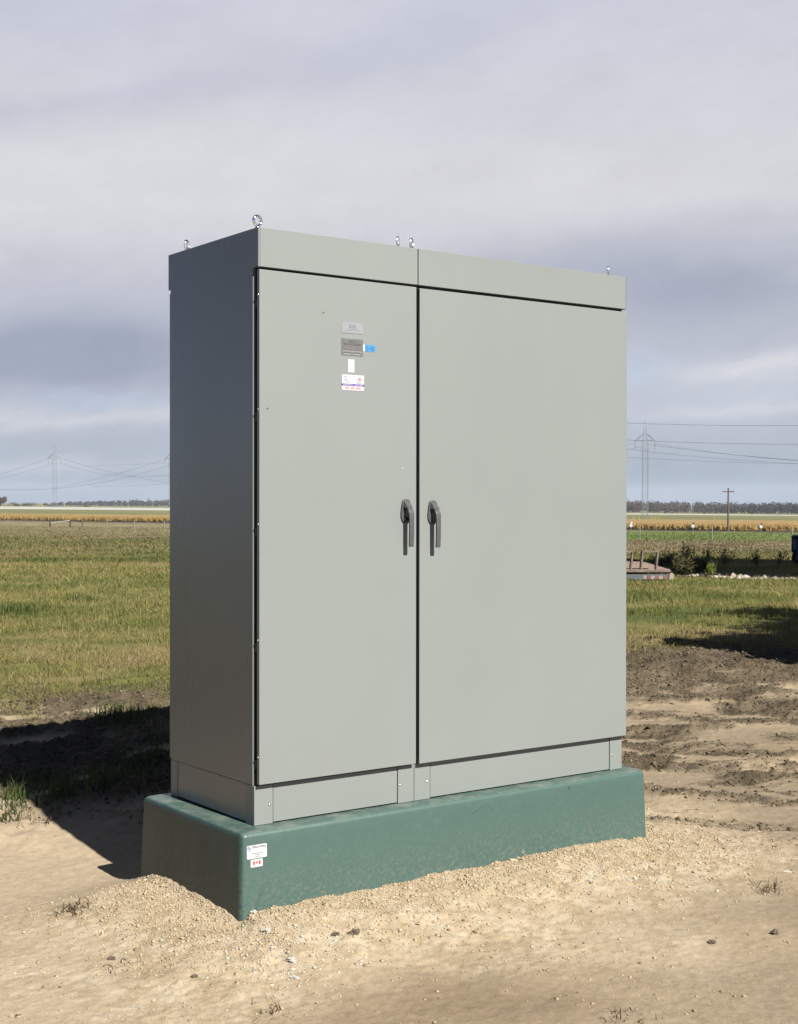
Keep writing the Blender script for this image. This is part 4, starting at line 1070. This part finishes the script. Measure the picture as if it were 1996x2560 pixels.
# dark blue machine at the right border
def machine():
    p = foot(1979, 40); root = empty('utility_machine', p, -R(52)); tag(root, 'dark navy machine with pale blue decal cut off by the right border', 'machine')
    bm = bmesh.new(); box(bm, 0, 2.6, 0, 1.1, .34, .62, .03, 2); box(bm, .0, 2.4, .05, 1.0, .62, .84, .04, 2); obj('body', bm, M_NAVY, root)
    bm = bmesh.new(); box(bm, .045, .135, -.004, .0, .42, .72); obj('decal', bm, M_SKY, root)
    bm = bmesh.new(); box(bm, .15, 1.9, -.012, -.002, .30, .66, .01, 1); obj('side_plate', bm, M_GREYP, root)
    for (x, y) in ((.21, .12), (2.1, .12), (.21, .98), (2.1, .98)):
        bm = bmesh.new(); bar(bm, (x, y-.12, .19), (x, y+.12, .19), .20, 24, mi=0); w = obj('wheel', bm, M_TYRE, root)
        bm = bmesh.new(); bar(bm, (x, y-.125, .19), (x, y+.125, .19), .09, 16); obj('rim', bm, M_GREYP, w)
    bm = bmesh.new(); box(bm, .42, 1.6, .2, .8, .84, 1.10, .05, 2); obj('hood', bm, M_CLEAR, root)
machine()
# row of pale rocks and weeds around the shaded strip
n = 2600; t = RNG.random(n); px = 1655+t*420
P = []; cc = []; rr = []
for k in range(n):
    v = 1436+18*t[k]**1.1+RNG.normal(0, 2.0); pp = foot(px[k], 30.2-3.4*t[k]+RNG.normal(0, .22)); P.append(pp); 
P = np.array(P); rr = np.minimum(RNG.lognormal(math.log(.028), .5, n), .075)*(.35+.65*sst(.05, .3, t)); P[:, 2] += rr*.2
rocks(P, rr, np.array([[.66, .57, .45]])*RNG.uniform(.75, 1.2, (n, 1)), 'rubble', M_GRIT, 'ragged line of pale rubble in front of the shaded strip', kind='stuff')
def weed(px, d, h, w, n, cols, name, lab, cat='weed'):
    p = foot(px, d); root = empty(name, p); tag(root, lab, cat)
    parts = [leaf_cloud((RNG.normal(0, w*.3), RNG.normal(0, w*.3), h*RNG.uniform(.25, .62)), (w*.32, w*.32, h*.33), n//9, .022, cols) for k in range(9)]
    cloud_obj('leaves', parts, root)
    bm = bmesh.new()
    for k in range(14):
        a = random.random()*6.28; q = random.random()*w*.6; bar(bm, (math.cos(a)*q*.3, math.sin(a)*q*.3, 0), (math.cos(a)*q, math.sin(a)*q, h*random.uniform(.6, 1.15)), .006, 4, .002)
    obj('stems', bm, M_WOODG, root)
OL = [(.15, .135, .05), (.10, .11, .035), (.20, .16, .07)]; DK = [(.09, .11, .035), (.13, .135, .05)]
weed(1712, 29.5, .50, .50, 1500, OL, 'olive_bush', 'olive bush beside the right end of the skid', 'bush')
weed(1742, 30.2, .42, .42, 1200, OL, 'olive_bush', 'lower olive bush touching the shaded strip', 'bush')
weed(1690, 31.5, .50, .50, 900, DK, 'dark_bush', 'dark green bush behind the frames of the skid', 'bush')
weed(1712, 34.5, .80, .38, 600, DK, 'dark_bush', 'tall dark weed at the left end of the shaded strip', 'bush')
weed(1655, 33, .50, .45, 600, DK, 'dark_bush', 'dark bush seen through the square frame of the skid', 'bush')
weed(1772, 36, .70, .30, 260, DK, 'tall_weed', 'spindly tall weed rising from the shaded strip, nearest the bush')
weed(1812, 38, .62, .28, 240, DK, 'tall_weed', 'spindly weed at the upper edge of the shade, below the utility pole')
weed(1892, 38, .48, .3, 240, DK, 'tall_weed', 'short weed at the upper edge of the shade near the right border')
weed(1950, 39, .48, .3, 240, DK, 'tall_weed', 'weed at the upper edge of the shade left of the machine')
weed(1782, 28.8, .34, .22, 420, [(.30, .36, .04), (.22, .28, .05)], 'sapling', 'bright yellow green sapling in front of the shaded strip', 'sapling')

# unseen shed, added and sized to throw the shaded strip
def shed():
    x0, x1, y0, y1 = 20.2, 34.2, 2., 11.3; z = hz(24, 8); Hh = 12.6
    root = empty('shed_shadow_caster', (x0, y0, z)); tag(root, 'added ribbed metal shed, unseen beyond the right, casting the shaded strip', 'shed')
    w, l = x1-x0, y1-y0; bm = bmesh.new(); box(bm, 0, w, 0, l, -.5, Hh)
    for k in range(int(w/.6)): box(bm, .2+k*.6, .28+k*.6, -.04, -.002, 0, Hh-.02)
    for k in range(int(l/.6)): box(bm, -.04, -.002, .2+k*.6, .28+k*.6, 0, Hh-.02)
    obj('wall', bm, M_PAINT, root)
    bm = bmesh.new(); box(bm, -.15, w+.15, -.15, l+.15, Hh+.003, Hh+.18); obj('roof', bm, M_STEELG, root)
    bm = bmesh.new(); box(bm, 4, 9, -.09, -.045, 0, 5, .01, 1); d = obj('door', bm, M_GREYP, root)
    bm = bmesh.new(); box(bm, 8.4, 8.6, -.14, -.092, 1, 1.3); obj('handle', bm, M_CHROME, d)
shed()
# unseen stand-in tree, its crown shaped to throw the lobed shadow on the soil
def caster_tree():
    px, py = 9.3, .3; z = hz(px, py); root = empty('tree_shadow_caster', (px, py, z)); tag(root, 'added tree-shaped shadow caster, unseen beyond the right of the view', 'tree')
    parts = []
    for (x, y, zz, r, n) in ((-1.15, 0, 2.35, .85, 4200), (-1.0, 0, 1.3, .8, 2600), (-.95, .2, 3.45, .72, 3200), (.1, 0, 3.3, 1.1, 5200), (.1, 0, 1.6, 1.2, 5000), (1.4, .1, 3.6, 1.2, 5600), (1.4, 0, 1.9, 1.3, 5200), (3.0, .2, 4.7, 1.3, 5600), (2.9, 0, 2.7, 1.6, 7000), (3.6, 0, 1.3, 1.2, 3000)):
        parts.append(leaf_cloud((x, y, zz), (r, r, r*.8), n, .085, [(.06, .09, .025), (.09, .12, .03)]))
    cloud_obj('crown', parts, root)
    bm = bmesh.new(); bar(bm, (0, 0, -.2), (0, 0, 2.6), .16, 10, .08)
    for a, b in ((-1.2, 3.3), (1.4, 3.3), (2.3, 3.1), (-1.2, 2.7), (.5, 3.9)): bar(bm, (0, 0, 1.6), (a, .1, b), .06, 6, .02)
    obj('trunk', bm, M_WOODG, root)
caster_tree()

# ------------------------------------------------------------------ air
HAZE = True
if HAZE:
    bm = bmesh.new(); box(bm, -4200, 4200, -1500, 4600, -75, 62)
    t = bpy.data.materials.new('haze_air'); t.use_nodes = True; nt = t.node_tree; nt.nodes.clear()
    o_ = nt.nodes.new('ShaderNodeOutputMaterial'); v_ = nt.nodes.new('ShaderNodeVolumePrincipled')
    v_.inputs['Color'].default_value = (.80, .87, 1, 1); v_.inputs['Density'].default_value = .00010; v_.inputs['Anisotropy'].default_value = .0
    nt.links.new(v_.outputs[0], o_.inputs['Volume'])
    hb = obj('haze', bm, t); tag(hb, 'thin pale air haze over the plain', kind='stuff')

# ------------------------------------------------------------------ sun, sky
sun = bpy.data.lights.new('sun', 'SUN'); sun.energy = 5.0; sun.angle = R(.55); sun.color = (1., .965, .905)
so = bpy.data.objects.new('sun', sun); COL.objects.link(so)
dirv = Vector((math.cos(SUN_EL)*SUN_AZ_DX, math.cos(SUN_EL)*math.cos(R(1.5)), -math.sin(SUN_EL)))
so.rotation_euler = dirv.to_track_quat('-Z', 'Y').to_euler()
W_ = bpy.data.worlds.new('World'); S.world = W_; W_.use_nodes = True; nt = W_.node_tree; nt.nodes.clear()
def N(k, **kw):
    x = nt.nodes.new(k)
    for a, b in kw.items(): setattr(x, a, b)
    return x
L = nt.links.new
def m(op, a, b=0., c=None):
    x = N('ShaderNodeMath', operation=op)
    for i, v in enumerate((a, b) if c is None else (a, b, c)):
        if isinstance(v, (int, float)): x.inputs[i].default_value = v
        else: L(v, x.inputs[i])
    return x.outputs[0]
def mixc(f, a, b):
    x = N('ShaderNodeMix', data_type='RGBA')
    for i, v in ((0, f), (6, a), (7, b)):
        if isinstance(v, (int, float)): x.inputs[i].default_value = v
        elif isinstance(v, tuple): x.inputs[i].default_value = (*v, 1)
        else: L(v, x.inputs[i])
    return x.outputs[2]
sky = N('ShaderNodeTexSky'); sky.sky_type = 'NISHITA'; sky.sun_disc = False; sky.sun_elevation = SUN_EL
sky.sun_rotation = math.atan2(-dirv.x, -dirv.y); sky.air_density = .3; sky.dust_density = .05; sky.ozone_density = 1.5
tc = N('ShaderNodeTexCoord'); sx = N('ShaderNodeSeparateXYZ'); L(tc.outputs['Generated'], sx.inputs[0])
az = m('ARCTAN2', sx.outputs[0], sx.outputs[1]); el = m('ARCSINE', sx.outputs[2])
s_ = m('DIVIDE', m('SUBTRACT', az, YAW), R(16.1)); e_ = m('DIVIDE', el, R(19.6))
# noise in a stretched cloud-layer space
cx = N('ShaderNodeCombineXYZ'); L(m('MULTIPLY', s_, .75), cx.inputs[0]); L(m('ADD', m('MULTIPLY', e_, 1.9), m('MULTIPLY', s_, -.22)), cx.inputs[1])
def nz(scale, det, rough, off=0.):
    mp = N('ShaderNodeMapping'); mp.inputs['Location'].default_value = (off, off*.7, 0); L(cx.outputs[0], mp.inputs[0])
    x = N('ShaderNodeTexNoise'); x.inputs['Scale'].default_value = scale; x.inputs['Detail'].default_value = det; x.inputs['Roughness'].default_value = rough; L(mp.outputs[0], x.inputs['Vector']); return x.outputs['Fac']
n1 = nz(1.6, 8, .62); n2 = nz(2.2, 8, .62, 5.); n3 = nz(4.2, 8, .66, 9.)
sw = m('ADD', s_, m('MULTIPLY', m('SUBTRACT', n1, .5), .55)); ew = m('ADD', e_, m('MULTIPLY', m('SUBTRACT', n2, .5), .17))
def blob(px, py, rx, ry, ang, amp, p=1.):
    """soft cloud patch; centre and size given on the dome in (azimuth, elevation) units"""
    cs, ce = (px-851.5)/851.5, (1074-py)/1074; ca, sa = math.cos(ang), math.sin(ang)
    a = m('SUBTRACT', sw, cs); b = m('SUBTRACT', ew, ce)
    p1 = m('ADD', m('MULTIPLY', a, ca), m('MULTIPLY', b, sa)); p2 = m('SUBTRACT', m('MULTIPLY', b, ca), m('MULTIPLY', a, sa))
    q = m('ADD', m('POWER', m('ABSOLUTE', m('DIVIDE', p1, rx)), 2.), m('POWER', m('ABSOLUTE', m('DIVIDE', p2, ry)), 2.))
    return m('MULTIPLY', m('POWER', 2.71828, m('MULTIPLY', q, -p)), amp)
r = N('ShaderNodeValToRGB'); cr = r.color_ramp
stops = [(0, srgb(139, 153, 168)), (.05, srgb(148, 161, 176)), (.10, srgb(168, 177, 190)), (.17, srgb(184, 190, 203)), (.23, srgb(195, 201, 212)), (.30, srgb(192, 196, 209)), (.45, srgb(204, 205, 214)), (.62, srgb(216, 216, 221)), (.8, srgb(208, 208, 217)), (1., srgb(204, 206, 218))]
while len(cr.elements) < len(stops): cr.elements.new(.5)
for e, (p, c) in zip(cr.elements, stops): e.position = p; e.color = (*c, 1)
L(m('ADD', e_, m('MULTIPLY', m('SUBTRACT', n3, .5), .05)), r.inputs[0])
c = r.outputs[0]
def clamp01(v): x = N('ShaderNodeClamp'); L(v, x.inputs[0]); return x.outputs[0]
dark = m('ADD', blob(40, 765, .58, .085, .0, 1.15, 1.), blob(1500, 625, .66, .12, -.06, .62))
dark = m('ADD', dark, m('ADD', blob(230, 640, .5, .10, .0, .35), blob(1330, 560, .45, .06, -.10, .22)))
dark = clamp01(m('ADD', dark, blob(1690, 500, .3, .10, 0, .15)))
c = mixc(dark, c, srgb(157, 165, 185))
lil = m('ADD', m('ADD', blob(300, 195, .40, .030, .10, .55), blob(30, 262, .22, .035, 0, .50)), m('ADD', blob(820, 70, .40, .05, .12, .50), blob(60, 40, .35, .07, 0, .35)))
c = mixc(clamp01(lil), c, srgb(188, 192, 210))
br = m('ADD', m('ADD', blob(1640, 785, .24, .028, 0, .85), blob(180, 880, .55, .020, .02, .55)), m('ADD', blob(230, 330, .65, .10, .12, .55), blob(1150, 330, .75, .10, .10, .30)))
br = clamp01(m('ADD', br, m('ADD', blob(1560, 870, .35, .014, 0, .40), blob(80, 985, .5, .018, 0, .32))))
c = mixc(br, c, srgb(219, 220, 224))
bl = clamp01(m('ADD', blob(240, 845, .18, .014, 0, .45), m('ADD', blob(1370, 775, .09, .03, 0, .45), blob(1000, 900, .6, .03, 0, .15))))
c = mixc(bl, c, srgb(187, 205, 226))
# wispy light and dark streaks
wp = N('ShaderNodeMapRange'); L(n3, wp.inputs[0]); wp.inputs[1].default_value = .3; wp.inputs[2].default_value = .7; wp.inputs[3].default_value = .945; wp.inputs[4].default_value = 1.05
mu = N('ShaderNodeMix', data_type='RGBA', blend_type='MULTIPLY'); mu.inputs[0].default_value = 1; L(c, mu.inputs[6]); L(wp.outputs[0], mu.inputs[7]); c = mu.outputs[2]
bgc = N('ShaderNodeBackground'); L(c, bgc.inputs[0]); bgc.inputs[1].default_value = .3925
bgs = N('ShaderNodeBackground'); L(sky.outputs[0], bgs.inputs[0]); bgs.inputs[1].default_value = .05
# clouds cover the northern half; the rest is open sky with a few clouds
vd = N('ShaderNodeVectorMath', operation='DOT_PRODUCT'); L(tc.outputs['Generated'], vd.inputs[0]); vd.inputs[1].default_value = (FW[0]*.97, FW[1]*.97, .25)
mr = N('ShaderNodeMapRange', interpolation_type='SMOOTHSTEP'); L(vd.outputs['Value'], mr.inputs[0]); mr.inputs[1].default_value = .62; mr.inputs[2].default_value = .90
ms = N('ShaderNodeMixShader'); L(mr.outputs[0], ms.inputs[0]); L(bgs.outputs[0], ms.inputs[1]); L(bgc.outputs[0], ms.inputs[2])
wo = N('ShaderNodeOutputWorld'); L(ms.outputs[0], wo.inputs[0])

# ------------------------------------------------------------------ camera, render
cam = bpy.data.cameras.new('camera'); co_ = bpy.data.objects.new('camera', cam); COL.objects.link(co_)
cam.sensor_fit = 'VERTICAL'; cam.sensor_height = 36; cam.lens = 2952.8176/2184*36
cam.clip_start = .05; cam.clip_end = 60000
co_.matrix_world = Matrix.Translation(CAM.tolist()) @ Matrix.Rotation(-YAW, 4, 'Z') @ Matrix.Rotation(math.pi/2+PITCH, 4, 'X') @ Matrix.Rotation(ROLL, 4, 'Z')
S.camera = co_
S.render.engine = 'CYCLES'
S.view_settings.view_transform = 'Standard'; S.view_settings.look = 'None'; S.view_settings.exposure = 1.35; S.view_settings.gamma = 1
